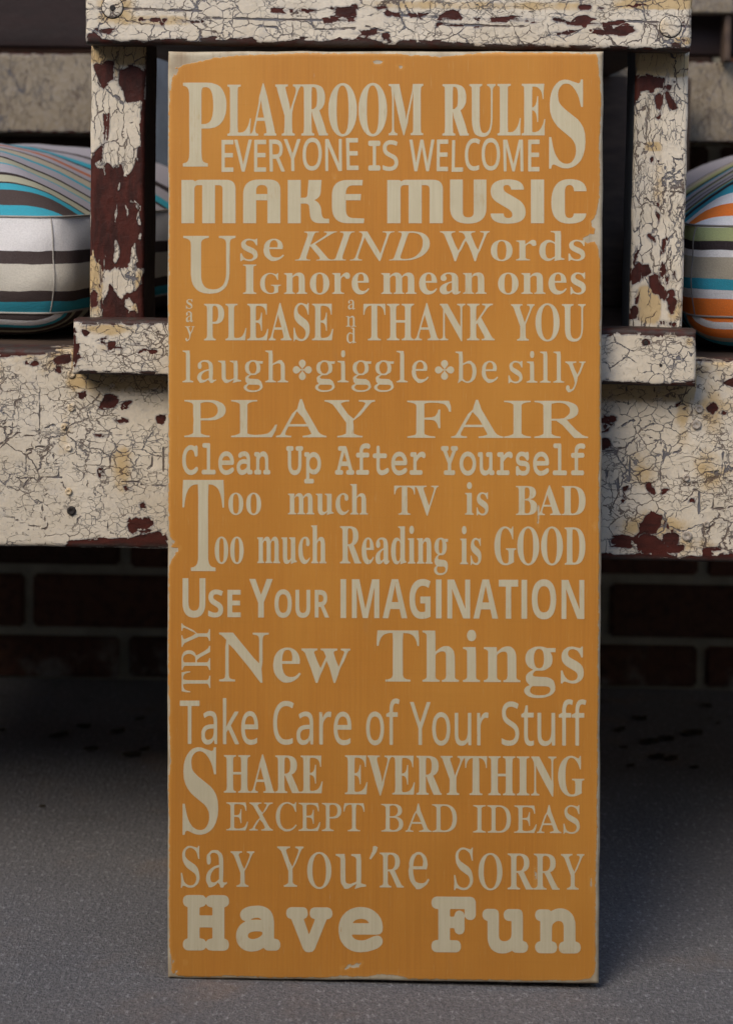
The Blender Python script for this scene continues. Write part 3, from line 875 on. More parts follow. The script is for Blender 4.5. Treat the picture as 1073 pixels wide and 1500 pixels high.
def edge_w(tab, horizontal):
    q = [hit(a, 700, SIGN)[0] if horizontal else hit(600, a, SIGN)[1] for a, _ in tab]
    wv = [b / 2090.0 for _, b in tab]
    if q[0] > q[-1]: q, wv = q[::-1], wv[::-1]
    return lambda t: np.interp(t, q, wv)
wt = edge_w([(245,30),(262,27),(275,21),(290,18),(310,12),(330,9),(360,7),(440,3.5),(530,4),(560,5),(585,5),(600,8),(615,7),(640,10),(660,8),(690,4),(760,2.5),(840,3),(870,5),(883,10)], True)
wb = edge_w([(245,12),(252,7),(262,4),(300,4),(330,6),(400,4.5),(480,5),(500,8),(540,6),(556,11),(590,9),(600,5),(680,4.5),(800,5),(850,6),(866,9),(878,22)], True)
wl = edge_w([(76,22),(95,12),(110,8),(130,4),(160,2),(390,2),(400,4),(410,2),(780,2),(792,5),(800,4),(808,9),(822,6),(835,2),(1010,2),(1040,5),(1060,3),(1120,5),(1140,2),(1390,3),(1410,6),(1425,6),(1436,8)], False)
wr_ = edge_w([(73,16),(95,12),(120,7),(150,5),(190,6),(215,9),(255,7),(290,9),(310,14),(330,16),(345,21),(355,16),(365,9),(400,5),(640,4),(700,7),(780,5),(900,6),(1040,5),(1190,8),(1300,9),(1400,9),(1425,10),(1440,13)], False)
chip_polys = [hits(p, SIGN) for p in (
    [(249,793),(254,792),(257,796),(252,799)], [(249,803),(256,802),(264,801),(258,808),(256,816),(250,815)], [(256,802),(262,806),(257,810)],
    [(504,1419),(509,1414),(514,1412),(512,1417),(507,1421)], [(513,1417),(520,1411),(530,1410),(525,1416),(518,1418)], [(499,1417),(503,1417),(502,1420)],
    [(270,1408),(273,1408),(272,1413)], [(255,1420),(260,1422),(256,1426)], [(252,1404),(256,1407),(252,1413)],
    [(545,90),(552,88),(560,90),(556,94),(548,93)], [(582,97),(588,96),(591,99),(585,101)], [(850,351),(857,346),(864,343),(872,345),(872,353),(860,356)],
    [(865,322),(871,318),(872,334),(867,333)], [(254,103),(262,98),(262,104),(256,112)], [(488,255),(491,257),(490,262)], [(783,1272),(786,1280),(785,1302),(783,1290)],
    [(786,742),(789,741),(788,772),(785,760)], [(868,770),(872,766),(872,776)], [(864,1284),(866,1283),(866,1306),(864,1300)])]
def sign_peel(X, Z):
    e = np.minimum(np.minimum(sx1 - X - 0.65 * wr_(Z), X - sx0 - wl(Z)), np.minimum(sz1 - Z - 0.85 * wt(X), Z - sz0 - wb(X))) * 1000.0
    return np.minimum(e, sdf(chip_polys, X, Z))
def sign_mats():
    g = G('orange_stencil_paint')
    co = g.obj()
    grain = g.noise(g.v('MULTIPLY', co, (520, 1, 9)), 1.0, 4, 0.7)
    fine = g.noise(g.v('MULTIPLY', co, (1300, 1, 60)), 1.0, 2, 0.6)
    blot = g.noise(co, 14, 5, 0.6)
    o1 = g.mix(g.rng(grain, 0.30, 0.72), (0.530, 0.216, 0.032), (0.468, 0.187, 0.029))
    o1 = g.mix(g.rng(blot, 0.35, 0.7, 0, 0.6), o1, (0.460, 0.192, 0.028))
    wash = g.noise(g.v('MULTIPLY', co, (7, 1, 3)), 1.0, 4, 0.6)
    o1 = g.mix(g.rng(wash, 0.4, 0.7, 0, 0.75), o1, (0.575, 0.262, 0.045))
    weft = g.noise(g.v('MULTIPLY', co, (14, 1, 700)), 1.0, 3, 0.6)
    o1 = g.mix(g.rng(weft, 0.5, 0.75, 0, 0.12), o1, (0.38, 0.155, 0.022))
    knot = g.rng(g.noise(g.v('ADD', g.v('MULTIPLY', co, (1.0, 1, 0.5)), (2, 0, 4)), 34, 2, 0.5), 0.70, 0.78)
    o1 = g.mix(g.m('MULTIPLY', knot, 0.22), o1, (0.33, 0.20, 0.09))
    o1 = g.mix(g.rng(fine, 0.60, 0.76, 0, 0.35), o1, (0.56, 0.36, 0.14))
    cream = g.mix(g.rng(g.noise(co, 60, 4, 0.6), 0.35, 0.7), (0.50, 0.43, 0.30), (0.36, 0.28, 0.18))
    cream = g.mix(g.rng(g.noise(g.v('MULTIPLY', co, (260, 200, 16)), 1.0, 4, 0.7), 0.52, 0.75, 0, 0.8), cream, (0.30, 0.22, 0.13))
    pk = g.m('ADD', g.attr('peel'), g.m('ADD', g.m('MULTIPLY', g.m('SUBTRACT', g.noise(co, 260, 3, 0.65), 0.5), 3.4), g.m('MULTIPLY', g.m('SUBTRACT', grain, 0.5), 1.0)))
    bare = g.m('SUBTRACT', 1.0, g.rng(pk, -0.22, 0.22))
    hal = g.rng(pk, 0.2, 2.2, 0.35, 0.0)
    o1 = g.mix(hal, o1, (0.60, 0.30, 0.07))
    scuff = g.m('MULTIPLY', g.rng(g.noise(g.v('MULTIPLY', co, (150, 1, 28)), 1.0, 4, 0.75), 0.70, 0.75), 0.45)
    o1 = g.mix(scuff, o1, (0.42, 0.34, 0.25))
    c = g.mix(bare, o1, cream)
    h = g.m('ADD', g.m('MULTIPLY', g.m('SUBTRACT', 1.0, bare), 0.8), g.m('ADD', g.m('MULTIPLY', grain, 0.55), g.m('MULTIPLY', fine, 0.25)))
    face = g.out(c, g.mix(bare, (0.50, 0.50, 0.50), (0.68, 0.68, 0.68)), g.bump(h, 0.00035, 0.7), 0.35)
    g = G('sign_edge_wood')
    co = g.obj()
    c = g.mix(g.rng(g.noise(g.v('MULTIPLY', co, (60, 300, 14)), 1.0, 4, 0.7), 0.4, 0.65), (0.40, 0.31, 0.19), (0.16, 0.09, 0.05))
    side = g.out(c, 0.7, g.bump(g.noise(co, 300, 3, 0.6), 0.0004, 0.7), 0.25)
    g = G('cream_lettering')
    co = g.obj()
    grain = g.noise(g.v('MULTIPLY', co, (480, 1, 14)), 1.0, 4, 0.7)
    c = g.mix(g.rng(grain, 0.3, 0.72), (0.585, 0.515, 0.345), (0.530, 0.460, 0.300))
    c = g.mix(g.rng(g.noise(co, 34, 4, 0.6), 0.42, 0.72, 0, 0.5), c, (0.49, 0.42, 0.27))
    c = g.mix(g.rng(g.noise(g.v('MULTIPLY', co, (700, 1, 60)), 1.0, 3, 0.7), 0.62, 0.74, 0, 0.6), c, (0.36, 0.26, 0.13))
    scuff = g.m('MULTIPLY', g.rng(g.noise(g.v('MULTIPLY', co, (190, 1, 45)), 1.0, 4, 0.75), 0.67, 0.71), 0.7)
    c = g.mix(scuff, c, (0.45, 0.25, 0.09))
    rub = g.m('MULTIPLY', g.rng(g.noise(co, 26, 5, 0.7), 0.54, 0.70), g.rng(g.noise(g.v('MULTIPLY', co, (900, 1, 70)), 1.0, 3, 0.7), 0.44, 0.62))
    c = g.mix(g.m('MULTIPLY', rub, 0.40), c, (0.44, 0.27, 0.10))
    let = g.out(c, 0.58, g.bump(grain, 0.0003, 0.6), 0.3)
    return face, side, let
M_face, M_edge, M_let = sign_mats()
slab('board', sx0, sx1, sz0, sz1, 0.0, SIGN_T, [M_face, M_edge], sign, step=0.0015, r=0.0028, jag=0.0007, seed=51, fields={'peel': sign_peel}, side={'l': 1, 'r': 1, 't': 1, 'b': 1})

# -- letter shapes: outlines in thousandths of an em: (advance, [x,y, x,y, ...] per contour)
FONT = {}
FONT['b', 'A'] = (437, [[-9,0, -9,18, 6,20, 19,27, 30,38, 41,55, 206,466, 224,465, 394,65, 407,40, 417,27, 430,20, 443,18, 443,0, 229,0, 229,18, 265,23, 277,30, 283,41, 280,62, 253,132, 103,132, 78,68, 75,44, 80,32, 91,23, 109,19, 128,18, 128,0], [113,161, 242,161, 177,319]])
FONT['b', 'B'] = (443, [[16,0, 16,17, 41,21, 58,28, 68,40, 73,60, 75,369, 72,401, 65,421, 57,429, 47,435, 15,439, 15,455, 220,455, 274,452, 318,444, 336,437, 366,420, 385,396, 395,367, 395,337, 389,313, 384,302, 369,283, 348,268, 320,256, 287,247, 327,237, 360,223, 385,206, 404,185, 415,160, 418,121, 410,84, 392,54, 371,35, 345,19, 325,12, 291,4, 238,0], [182,252, 220,254, 245,261, 267,276, 277,295, 282,314, 285,337, 281,385, 269,412, 260,422, 248,428, 228,433, 206,433, 193,430, 186,421, 182,395], [222,24, 248,27, 264,33, 276,41, 286,53, 293,69, 299,95, 301,128, 298,162, 293,182, 284,199, 277,208, 263,218, 231,228, 182,231, 183,49, 188,37, 194,30, 205,26]])
FONT['b', 'C'] = (468, [[257,-11, 224,-9, 193,-3, 146,15, 105,43, 84,63, 66,87, 51,114, 39,142, 28,194, 26,228, 28,262, 34,294, 43,323, 67,368, 99,405, 139,435, 176,452, 226,464, 275,465, 318,457, 374,437, 388,435, 399,437, 408,443, 415,452, 419,465, 437,465, 437,308, 420,308, 407,338, 392,364, 363,401, 328,427, 298,439, 274,443, 246,442, 228,437, 212,430, 198,419, 185,406, 165,369, 151,321, 147,293, 145,261, 145,194, 152,138, 159,114, 167,93, 189,59, 203,46, 219,36, 237,29, 257,25, 298,25, 338,35, 371,52, 401,76, 428,106, 447,89, 409,45, 365,14, 314,-5]])
FONT['b', 'D'] = (496, [[20,0, 20,17, 47,21, 61,28, 68,36, 73,54, 74,374, 72,402, 63,424, 46,434, 15,439, 15,455, 222,455, 278,452, 312,445, 357,429, 383,414, 405,396, 433,364, 452,325, 464,279, 468,228, 466,191, 461,158, 453,128, 441,101, 426,77, 408,57, 387,40, 362,25, 333,14, 302,6, 267,2, 228,0], [222,24, 253,27, 279,37, 302,53, 319,75, 333,104, 343,139, 349,181, 351,229, 350,262, 343,318, 336,342, 319,382, 307,398, 294,410, 279,420, 262,428, 223,433, 202,431, 190,423, 184,409, 182,385, 183,55, 186,40, 193,31, 205,26]])
FONT['b', 'E'] = (442, [[14,0, 14,17, 48,21, 64,32, 72,48, 75,78, 75,369, 73,400, 68,417, 57,429, 40,436, 16,439, 16,455, 399,455, 399,320, 383,320, 375,357, 365,380, 351,397, 327,414, 286,426, 244,430, 202,429, 192,425, 187,420, 183,394, 183,246, 221,248, 238,254, 252,262, 263,273, 274,293, 281,313, 288,345, 304,345, 304,118, 287,118, 283,149, 276,173, 269,189, 257,203, 244,212, 225,218, 183,222, 183,67, 184,49, 188,40, 194,34, 203,30, 221,28, 254,28, 308,37, 340,50, 363,67, 389,99, 411,143, 430,143, 402,0]])
FONT['b', 'F'] = (404, [[15,0, 15,17, 41,22, 58,29, 68,42, 73,62, 75,375, 72,401, 65,418, 59,425, 47,432, 14,439, 14,455, 394,455, 394,320, 377,320, 370,351, 358,381, 340,403, 320,416, 281,428, 230,431, 195,428, 188,424, 184,417, 182,401, 182,247, 223,251, 248,263, 259,274, 271,295, 278,314, 284,347, 302,347, 302,118, 285,118, 279,154, 272,175, 263,192, 253,204, 239,213, 223,220, 182,224, 182,77, 187,45, 194,33, 207,24, 226,20, 257,17, 257,0]])
FONT['b', 'G'] = (508, [[268,-10, 233,-8, 200,-3, 151,15, 108,42, 87,62, 68,86, 53,112, 41,141, 29,194, 28,229, 29,263, 41,315, 63,361, 93,399, 131,430, 176,452, 225,464, 275,465, 321,457, 377,437, 389,436, 399,438, 406,443, 419,465, 437,465, 437,308, 420,308, 397,357, 382,379, 361,402, 329,426, 294,440, 273,443, 248,442, 230,437, 214,430, 200,419, 187,406, 167,370, 153,322, 147,262, 147,194, 152,149, 161,110, 175,77, 192,51, 206,37, 221,26, 238,19, 256,14, 298,14, 316,19, 326,25, 332,32, 339,45, 342,66, 343,128, 338,157, 331,168, 321,175, 299,180, 275,182, 275,198, 500,198, 500,182, 481,180, 463,175, 455,169, 450,158, 446,133, 446,29, 402,12, 357,0, 313,-8]])
FONT['b', 'H'] = (523, [[15,0, 15,17, 48,23, 64,34, 72,50, 75,81, 73,398, 68,416, 57,428, 40,435, 16,439, 16,455, 242,455, 242,439, 217,435, 200,430, 191,422, 185,411, 182,383, 182,251, 249,251, 342,251, 342,383, 338,413, 332,424, 322,431, 282,439, 282,455, 507,455, 507,439, 486,436, 468,429, 459,422, 452,407, 449,379, 449,205, 449,75, 453,48, 459,35, 468,27, 482,21, 507,17, 507,0, 282,0, 282,17, 307,20, 324,27, 333,35, 339,49, 342,74, 342,221, 262,221, 182,221, 182,75, 185,50, 192,34, 202,26, 216,21, 242,17, 242,0]])
FONT['b', 'I'] = (261, [[13,0, 13,17, 34,21, 53,27, 65,37, 72,49, 75,70, 75,179, 75,387, 73,409, 67,424, 58,430, 40,436, 13,439, 13,455, 244,455, 244,439, 214,435, 198,429, 190,421, 184,405, 183,77, 185,53, 192,37, 200,30, 211,24, 246,17, 246,0]])
FONT['b', 'K'] = (510, [[16,0, 16,17, 49,23, 65,34, 72,50, 75,81, 74,398, 68,416, 58,428, 41,435, 17,439, 17,455, 242,455, 242,439, 218,435, 201,430, 191,422, 186,411, 183,383, 183,234, 325,378, 344,402, 349,418, 345,427, 334,434, 323,436, 291,439, 291,455, 486,455, 486,439, 457,436, 436,430, 415,419, 381,395, 271,285, 467,42, 491,23, 519,17, 519,0, 281,0, 281,17, 309,18, 324,22, 333,30, 332,42, 319,62, 199,214, 183,198, 183,75, 185,54, 191,36, 199,28, 217,21, 242,17, 242,0]])
FONT['b', 'L'] = (426, [[15,0, 15,17, 48,23, 64,34, 72,50, 75,81, 73,399, 68,417, 57,429, 40,436, 16,439, 16,455, 250,455, 250,439, 219,436, 201,431, 190,420, 183,401, 182,79, 186,45, 191,37, 198,32, 230,28, 285,32, 325,44, 349,59, 373,84, 391,112, 409,154, 427,154, 402,0]])
FONT['b', 'M'] = (634, [[14,0, 14,17, 47,23, 59,30, 66,36, 73,54, 75,79, 74,404, 69,419, 59,429, 43,435, 15,439, 15,455, 185,455, 317,142, 449,455, 617,455, 617,439, 586,432, 571,421, 562,402, 560,378, 562,57, 567,38, 576,26, 591,20, 617,17, 617,0, 396,0, 396,17, 423,22, 438,28, 448,40, 453,58, 455,399, 288,0, 270,0, 105,389, 107,57, 113,37, 122,28, 143,20, 169,17, 169,0]])
FONT['b', 'N'] = (494, [[403,-11, 107,350, 107,79, 109,53, 115,36, 123,27, 141,20, 167,17, 167,0, 18,0, 18,17, 42,20, 56,24, 66,32, 72,44, 76,71, 76,182, 76,388, 39,431, 18,439, 18,455, 156,455, 391,169, 391,381, 389,404, 383,420, 373,430, 356,435, 331,439, 331,455, 480,455, 480,439, 454,436, 438,429, 430,420, 424,402, 422,377, 422,-11]])
FONT['b', 'O'] = (525, [[261,-11, 213,-6, 169,7, 123,33, 89,63, 62,99, 42,141, 31,187, 28,236, 33,284, 48,329, 70,368, 100,403, 136,430, 178,451, 224,463, 274,466, 321,460, 364,445, 403,423, 436,393, 463,357, 483,316, 495,269, 498,219, 494,179, 481,134, 459,93, 430,58, 395,29, 355,7, 310,-6], [265,12, 283,14, 300,18, 315,26, 328,36, 351,66, 367,108, 372,133, 379,193, 379,228, 377,278, 371,321, 362,358, 348,389, 330,412, 310,430, 286,440, 260,443, 242,442, 225,437, 210,430, 196,419, 174,389, 158,347, 152,322, 148,294, 145,228, 147,178, 153,135, 163,98, 177,67, 195,43, 215,26, 238,16]])
FONT['b', 'P'] = (418, [[15,0, 15,17, 48,23, 64,34, 72,50, 75,81, 73,398, 68,416, 57,428, 40,435, 16,439, 16,455, 228,455, 277,453, 329,442, 352,432, 371,418, 386,402, 398,383, 406,362, 409,338, 408,313, 402,288, 390,266, 380,252, 359,235, 343,225, 304,212, 255,206, 182,206, 182,75, 186,46, 192,34, 202,26, 216,21, 242,17, 242,0], [182,230, 225,231, 255,240, 272,253, 285,277, 291,304, 292,329, 290,361, 286,381, 280,397, 272,410, 261,420, 247,427, 229,430, 204,430, 192,426, 184,416, 182,398]])
FONT['b', 'R'] = (473, [[15,0, 15,17, 48,23, 64,34, 72,50, 75,81, 73,398, 68,416, 57,428, 40,435, 16,439, 16,455, 233,455, 278,452, 317,445, 339,439, 367,426, 383,415, 400,396, 408,380, 414,363, 417,334, 411,296, 399,275, 372,248, 346,234, 315,224, 441,38, 457,22, 480,17, 480,0, 338,0, 201,212, 195,212, 182,212, 182,75, 185,50, 192,34, 202,26, 216,21, 242,17, 242,0], [182,234, 228,235, 255,242, 280,258, 295,284, 301,304, 303,327, 303,351, 299,378, 284,407, 268,421, 259,425, 237,430, 212,431, 195,426, 186,417, 182,390]])
FONT['b', 'S'] = (390, [[43,-11, 43,158, 62,158, 79,103, 91,77, 106,56, 129,34, 157,21, 180,16, 203,15, 220,17, 241,24, 253,33, 266,47, 275,64, 279,84, 277,104, 273,117, 255,140, 234,155, 153,196, 119,215, 87,242, 69,264, 54,295, 50,332, 54,370, 60,387, 70,408, 84,425, 105,443, 131,457, 154,463, 178,466, 210,464, 300,445, 313,450, 320,466, 339,466, 339,319, 322,319, 305,365, 293,385, 276,406, 248,429, 222,441, 203,444, 183,444, 168,441, 151,434, 136,423, 126,410, 121,394, 120,380, 125,353, 134,339, 147,328, 178,308, 290,253, 317,233, 340,208, 354,176, 359,133, 354,93, 339,58, 319,33, 298,18, 274,5, 247,-4, 209,-10, 170,-9, 145,-5, 102,8, 83,12, 69,7, 61,-11]])
FONT['b', 'T'] = (423, [[92,0, 92,17, 118,20, 137,27, 148,39, 154,59, 156,433, 132,432, 109,428, 88,420, 70,408, 51,387, 41,367, 33,344, 29,318, 11,318, 11,455, 410,455, 410,317, 394,317, 387,352, 375,382, 357,404, 345,413, 333,420, 304,430, 263,433, 265,58, 271,38, 281,26, 300,20, 328,17, 328,0]])
FONT['b', 'U'] = (492, [[248,-13, 192,-8, 147,6, 129,16, 114,29, 102,44, 91,61, 80,92, 73,141, 73,379, 71,402, 65,419, 56,428, 39,435, 15,439, 15,455, 240,455, 240,439, 213,435, 196,429, 188,421, 183,406, 181,379, 181,121, 185,96, 191,74, 207,47, 221,35, 238,27, 275,22, 311,26, 326,31, 352,46, 363,56, 379,83, 389,117, 392,159, 391,398, 385,416, 374,427, 356,435, 328,439, 328,455, 474,455, 474,439, 452,434, 437,426, 430,417, 424,400, 421,148, 415,105, 403,69, 393,49, 380,32, 364,18, 346,7, 325,-2, 302,-8]])
FONT['b', 'V'] = (428, [[212,-13, 41,389, 18,425, 5,434, -14,439, -14,455, 211,455, 211,439, 177,436, 160,428, 153,417, 153,404, 161,378, 259,143, 348,377, 354,402, 354,417, 347,428, 331,435, 299,439, 299,455, 442,455, 442,439, 426,437, 411,429, 402,421, 391,403, 230,-13]])
FONT['b', 'W'] = (611, [[171,-11, 28,404, 20,421, 12,430, 0,436, -15,439, -15,455, 181,455, 181,439, 157,435, 145,427, 141,415, 141,400, 148,373, 223,153, 301,353, 285,403, 276,421, 269,428, 261,433, 229,439, 229,455, 439,455, 439,439, 419,437, 404,432, 396,423, 393,409, 474,166, 542,373, 548,402, 547,417, 543,426, 529,434, 503,439, 503,455, 624,455, 624,439, 609,434, 598,425, 588,410, 578,388, 446,-11, 428,-11, 316,309, 190,-11]])
FONT['b', 'X'] = (471, [[11,0, 11,17, 33,21, 46,26, 66,39, 78,52, 193,208, 67,402, 40,431, 27,437, 14,439, 14,455, 244,455, 244,439, 217,438, 203,434, 192,425, 190,413, 198,394, 265,289, 327,382, 339,408, 338,421, 331,430, 319,435, 293,439, 293,455, 458,455, 458,439, 436,437, 414,430, 399,420, 380,403, 361,379, 281,265, 421,45, 442,23, 452,19, 464,17, 464,0, 238,0, 238,17, 264,19, 278,23, 289,34, 290,46, 277,75, 210,183, 136,77, 125,54, 125,41, 130,30, 146,21, 174,17, 174,0]])
FONT['b', 'Y'] = (426, [[101,0, 101,17, 122,20, 141,26, 150,34, 156,46, 160,75, 161,179, 38,402, 16,428, 3,434, -13,438, -13,455, 207,455, 207,438, 182,437, 167,432, 158,424, 156,411, 163,394, 248,226, 336,370, 348,399, 348,412, 343,424, 326,435, 295,438, 295,455, 439,455, 439,438, 425,435, 413,428, 387,398, 268,203, 268,75, 272,46, 278,34, 288,26, 302,21, 328,17, 328,0]])
FONT['b', 'a'] = (344, [[255,-10, 232,-7, 216,1, 205,15, 200,35, 176,16, 160,6, 133,-4, 105,-8, 79,-7, 60,-2, 44,8, 29,26, 21,48, 21,77, 28,97, 45,121, 63,136, 98,155, 143,173, 199,190, 198,250, 193,272, 187,282, 180,288, 156,295, 123,293, 112,288, 105,281, 105,271, 119,248, 123,233, 120,215, 110,202, 95,194, 77,191, 61,193, 47,201, 38,212, 34,223, 35,252, 47,275, 73,297, 100,309, 126,316, 156,318, 195,317, 223,312, 246,304, 263,292, 280,271, 290,244, 293,219, 294,42, 297,36, 304,34, 320,42, 329,28, 312,11, 294,-1, 275,-8], [151,34, 163,36, 176,42, 199,63, 199,169, 164,157, 146,145, 132,131, 123,114, 118,84, 122,56, 133,39, 141,35]])
FONT['b', 'b'] = (361, [[43,-11, 42,407, 39,423, 35,430, 26,436, 8,439, 8,455, 138,455, 138,279, 150,291, 169,305, 190,314, 205,317, 227,318, 249,315, 270,307, 288,296, 304,280, 318,261, 335,221, 342,173, 341,141, 337,118, 326,82, 304,45, 275,17, 246,0, 206,-9, 170,-8, 133,7, 105,28, 53,-11], [183,14, 199,16, 213,23, 224,34, 229,43, 241,86, 245,160, 242,213, 231,251, 223,264, 212,273, 199,278, 184,280, 169,277, 153,268, 144,257, 138,242, 140,52, 146,33, 153,24, 169,16]])
FONT['b', 'c'] = (293, [[156,-10, 125,-6, 97,4, 72,22, 51,45, 35,74, 24,106, 20,142, 21,174, 29,210, 40,237, 55,260, 79,285, 108,304, 133,313, 160,318, 197,318, 218,314, 235,307, 250,298, 262,287, 271,275, 276,261, 277,242, 275,228, 266,215, 253,207, 236,204, 219,207, 206,216, 199,230, 196,251, 197,275, 190,290, 178,296, 160,296, 144,290, 138,285, 122,260, 114,221, 114,153, 123,105, 133,83, 146,65, 161,51, 184,41, 204,38, 227,42, 250,53, 271,72, 285,60, 258,30, 227,8, 193,-6]])
FONT['b', 'd'] = (370, [[140,-10, 107,-5, 78,10, 53,35, 35,66, 23,104, 19,147, 24,196, 33,231, 48,261, 68,286, 91,304, 117,315, 146,318, 175,314, 201,301, 223,280, 223,401, 221,416, 216,427, 208,433, 195,437, 176,439, 176,455, 319,455, 319,64, 322,46, 327,38, 337,31, 353,28, 353,11, 294,6, 223,-10, 223,39, 207,18, 188,2, 166,-7], [171,28, 187,31, 204,44, 215,56, 223,76, 222,245, 217,257, 206,270, 191,278, 174,281, 151,275, 141,267, 132,255, 122,218, 118,164, 120,98, 130,58, 137,45, 146,36, 158,30]])
FONT['b', 'e'] = (301, [[154,-10, 123,-7, 100,1, 80,14, 58,35, 40,62, 29,88, 23,117, 19,157, 21,187, 30,222, 41,246, 59,273, 82,294, 103,307, 132,316, 157,318, 185,316, 209,309, 230,297, 249,280, 264,259, 274,234, 281,206, 283,166, 117,166, 120,128, 132,84, 146,64, 154,56, 175,46, 186,43, 212,44, 231,50, 248,62, 270,86, 285,73, 258,36, 228,11, 193,-5], [116,192, 201,192, 201,235, 198,261, 192,280, 181,292, 169,296, 154,296, 141,291, 131,281, 124,265, 119,244]])
FONT['b', 'g'] = (327, [[146,-140, 97,-137, 60,-127, 33,-111, 22,-100, 16,-88, 14,-69, 24,-50, 38,-38, 69,-26, 44,-10, 29,9, 24,30, 28,54, 37,67, 53,83, 77,98, 102,110, 67,128, 49,142, 36,159, 27,179, 23,200, 23,223, 28,246, 40,268, 60,289, 88,305, 120,315, 170,318, 202,314, 233,304, 317,304, 317,268, 268,268, 286,237, 291,203, 286,171, 278,155, 268,140, 242,120, 215,108, 189,104, 139,104, 123,101, 106,87, 101,71, 105,59, 119,51, 230,46, 259,40, 285,29, 303,13, 312,-9, 316,-37, 311,-67, 305,-80, 291,-98, 272,-113, 257,-121, 208,-136], [157,124, 175,128, 183,134, 189,142, 196,167, 199,211, 196,255, 189,279, 178,292, 157,297, 137,292, 124,276, 117,249, 114,211, 117,173, 124,146, 137,130], [161,-116, 192,-115, 218,-111, 245,-99, 257,-88, 263,-74, 263,-60, 258,-49, 247,-40, 223,-35, 97,-34, 81,-48, 75,-62, 74,-78, 80,-92, 95,-103, 111,-111, 133,-115]])
FONT['b', 'h'] = (381, [[18,0, 18,16, 37,20, 47,29, 51,40, 52,56, 52,409, 49,424, 43,432, 33,437, 19,440, 19,455, 148,455, 148,267, 168,289, 183,301, 207,313, 224,317, 243,318, 270,315, 292,306, 309,292, 321,271, 330,229, 332,40, 335,29, 341,22, 363,16, 363,0, 202,0, 202,16, 219,19, 230,30, 235,56, 234,241, 230,256, 225,264, 215,270, 203,271, 188,269, 173,262, 160,251, 148,235, 148,43, 151,31, 157,23, 166,18, 180,16, 180,0]])
FONT['b', 'i'] = (198, [[101,362, 81,366, 65,376, 54,393, 50,412, 54,432, 65,449, 81,460, 101,463, 120,460, 137,449, 147,432, 151,412, 147,393, 136,376, 120,366], [18,0, 18,16, 37,20, 47,29, 51,40, 52,56, 51,270, 48,282, 44,287, 35,292, 20,293, 21,310, 148,310, 149,46, 152,31, 157,23, 166,19, 180,16, 180,0]])
FONT['b', 'l'] = (199, [[18,0, 18,16, 37,20, 47,29, 51,40, 52,56, 52,408, 49,424, 45,432, 35,437, 20,439, 20,455, 148,455, 149,46, 152,31, 157,23, 166,19, 180,16, 180,0]])
FONT['b', 'm'] = (554, [[18,0, 18,16, 37,20, 47,29, 51,40, 52,56, 52,266, 49,278, 43,287, 33,292, 19,294, 19,310, 146,310, 146,265, 166,288, 181,300, 204,312, 228,318, 268,315, 292,304, 310,286, 320,261, 341,286, 364,304, 390,315, 408,318, 431,318, 455,312, 474,300, 489,282, 498,258, 503,229, 505,40, 508,29, 514,22, 536,16, 536,0, 377,0, 377,16, 397,21, 407,34, 409,49, 410,96, 410,221, 408,244, 404,258, 398,265, 389,270, 377,271, 363,269, 349,263, 337,252, 324,237, 325,44, 328,32, 333,23, 342,18, 356,16, 356,0, 199,0, 199,16, 219,21, 225,26, 229,36, 232,52, 232,123, 232,221, 229,247, 226,258, 220,265, 211,270, 199,271, 184,269, 170,262, 158,251, 146,235, 147,44, 150,32, 155,24, 164,19, 177,16, 177,0]])
FONT['b', 'n'] = (381, [[18,0, 18,16, 37,20, 47,29, 51,40, 52,56, 52,266, 49,278, 43,287, 33,292, 19,294, 19,310, 148,310, 148,267, 175,296, 190,306, 215,315, 243,318, 270,315, 281,312, 301,300, 309,292, 321,271, 328,244, 330,212, 332,38, 336,27, 341,22, 363,16, 363,0, 202,0, 202,16, 219,19, 230,30, 235,56, 234,241, 230,256, 225,264, 215,270, 203,271, 188,269, 173,262, 160,251, 148,235, 148,43, 151,31, 157,23, 166,18, 180,16, 180,0]])
FONT['b', 'o'] = (336, [[169,-10, 133,-6, 108,2, 85,15, 60,37, 44,58, 29,89, 22,117, 19,154, 21,184, 29,219, 41,245, 60,272, 85,294, 108,306, 140,316, 168,318, 196,316, 228,307, 251,294, 275,273, 295,246, 306,221, 315,185, 317,154, 315,123, 306,88, 295,62, 275,36, 251,14, 228,2, 197,-8], [169,11, 182,13, 193,18, 204,31, 211,44, 217,81, 220,154, 218,217, 209,266, 203,279, 195,289, 185,296, 169,299, 155,297, 144,292, 135,283, 128,271, 120,227, 117,154, 120,82, 127,41, 135,27, 144,18, 155,13]])
FONT['b', 'r'] = (287, [[18,0, 18,16, 37,20, 47,29, 51,40, 52,56, 51,270, 48,282, 44,287, 34,292, 20,293, 21,310, 146,310, 146,252, 172,288, 187,301, 207,313, 226,318, 242,318, 258,315, 273,306, 285,290, 289,266, 286,246, 272,229, 254,223, 233,224, 222,231, 202,255, 194,259, 186,260, 177,257, 166,247, 158,235, 152,220, 149,192, 150,42, 155,30, 163,23, 177,18, 197,16, 197,0]])
FONT['b', 's'] = (288, [[151,-10, 122,-6, 73,9, 60,4, 51,-9, 36,-9, 36,105, 53,105, 63,73, 79,48, 99,28, 121,17, 148,15, 171,21, 181,29, 188,38, 192,58, 188,76, 172,95, 85,142, 68,155, 54,169, 43,189, 38,206, 37,227, 40,247, 46,265, 60,286, 80,303, 98,312, 118,317, 147,319, 215,305, 223,308, 230,319, 244,319, 244,222, 228,222, 220,244, 206,266, 189,283, 170,293, 149,296, 127,293, 114,284, 106,269, 106,249, 115,232, 134,218, 202,184, 225,168, 246,144, 255,117, 257,87, 254,65, 247,45, 237,28, 223,14, 200,0, 181,-7]])
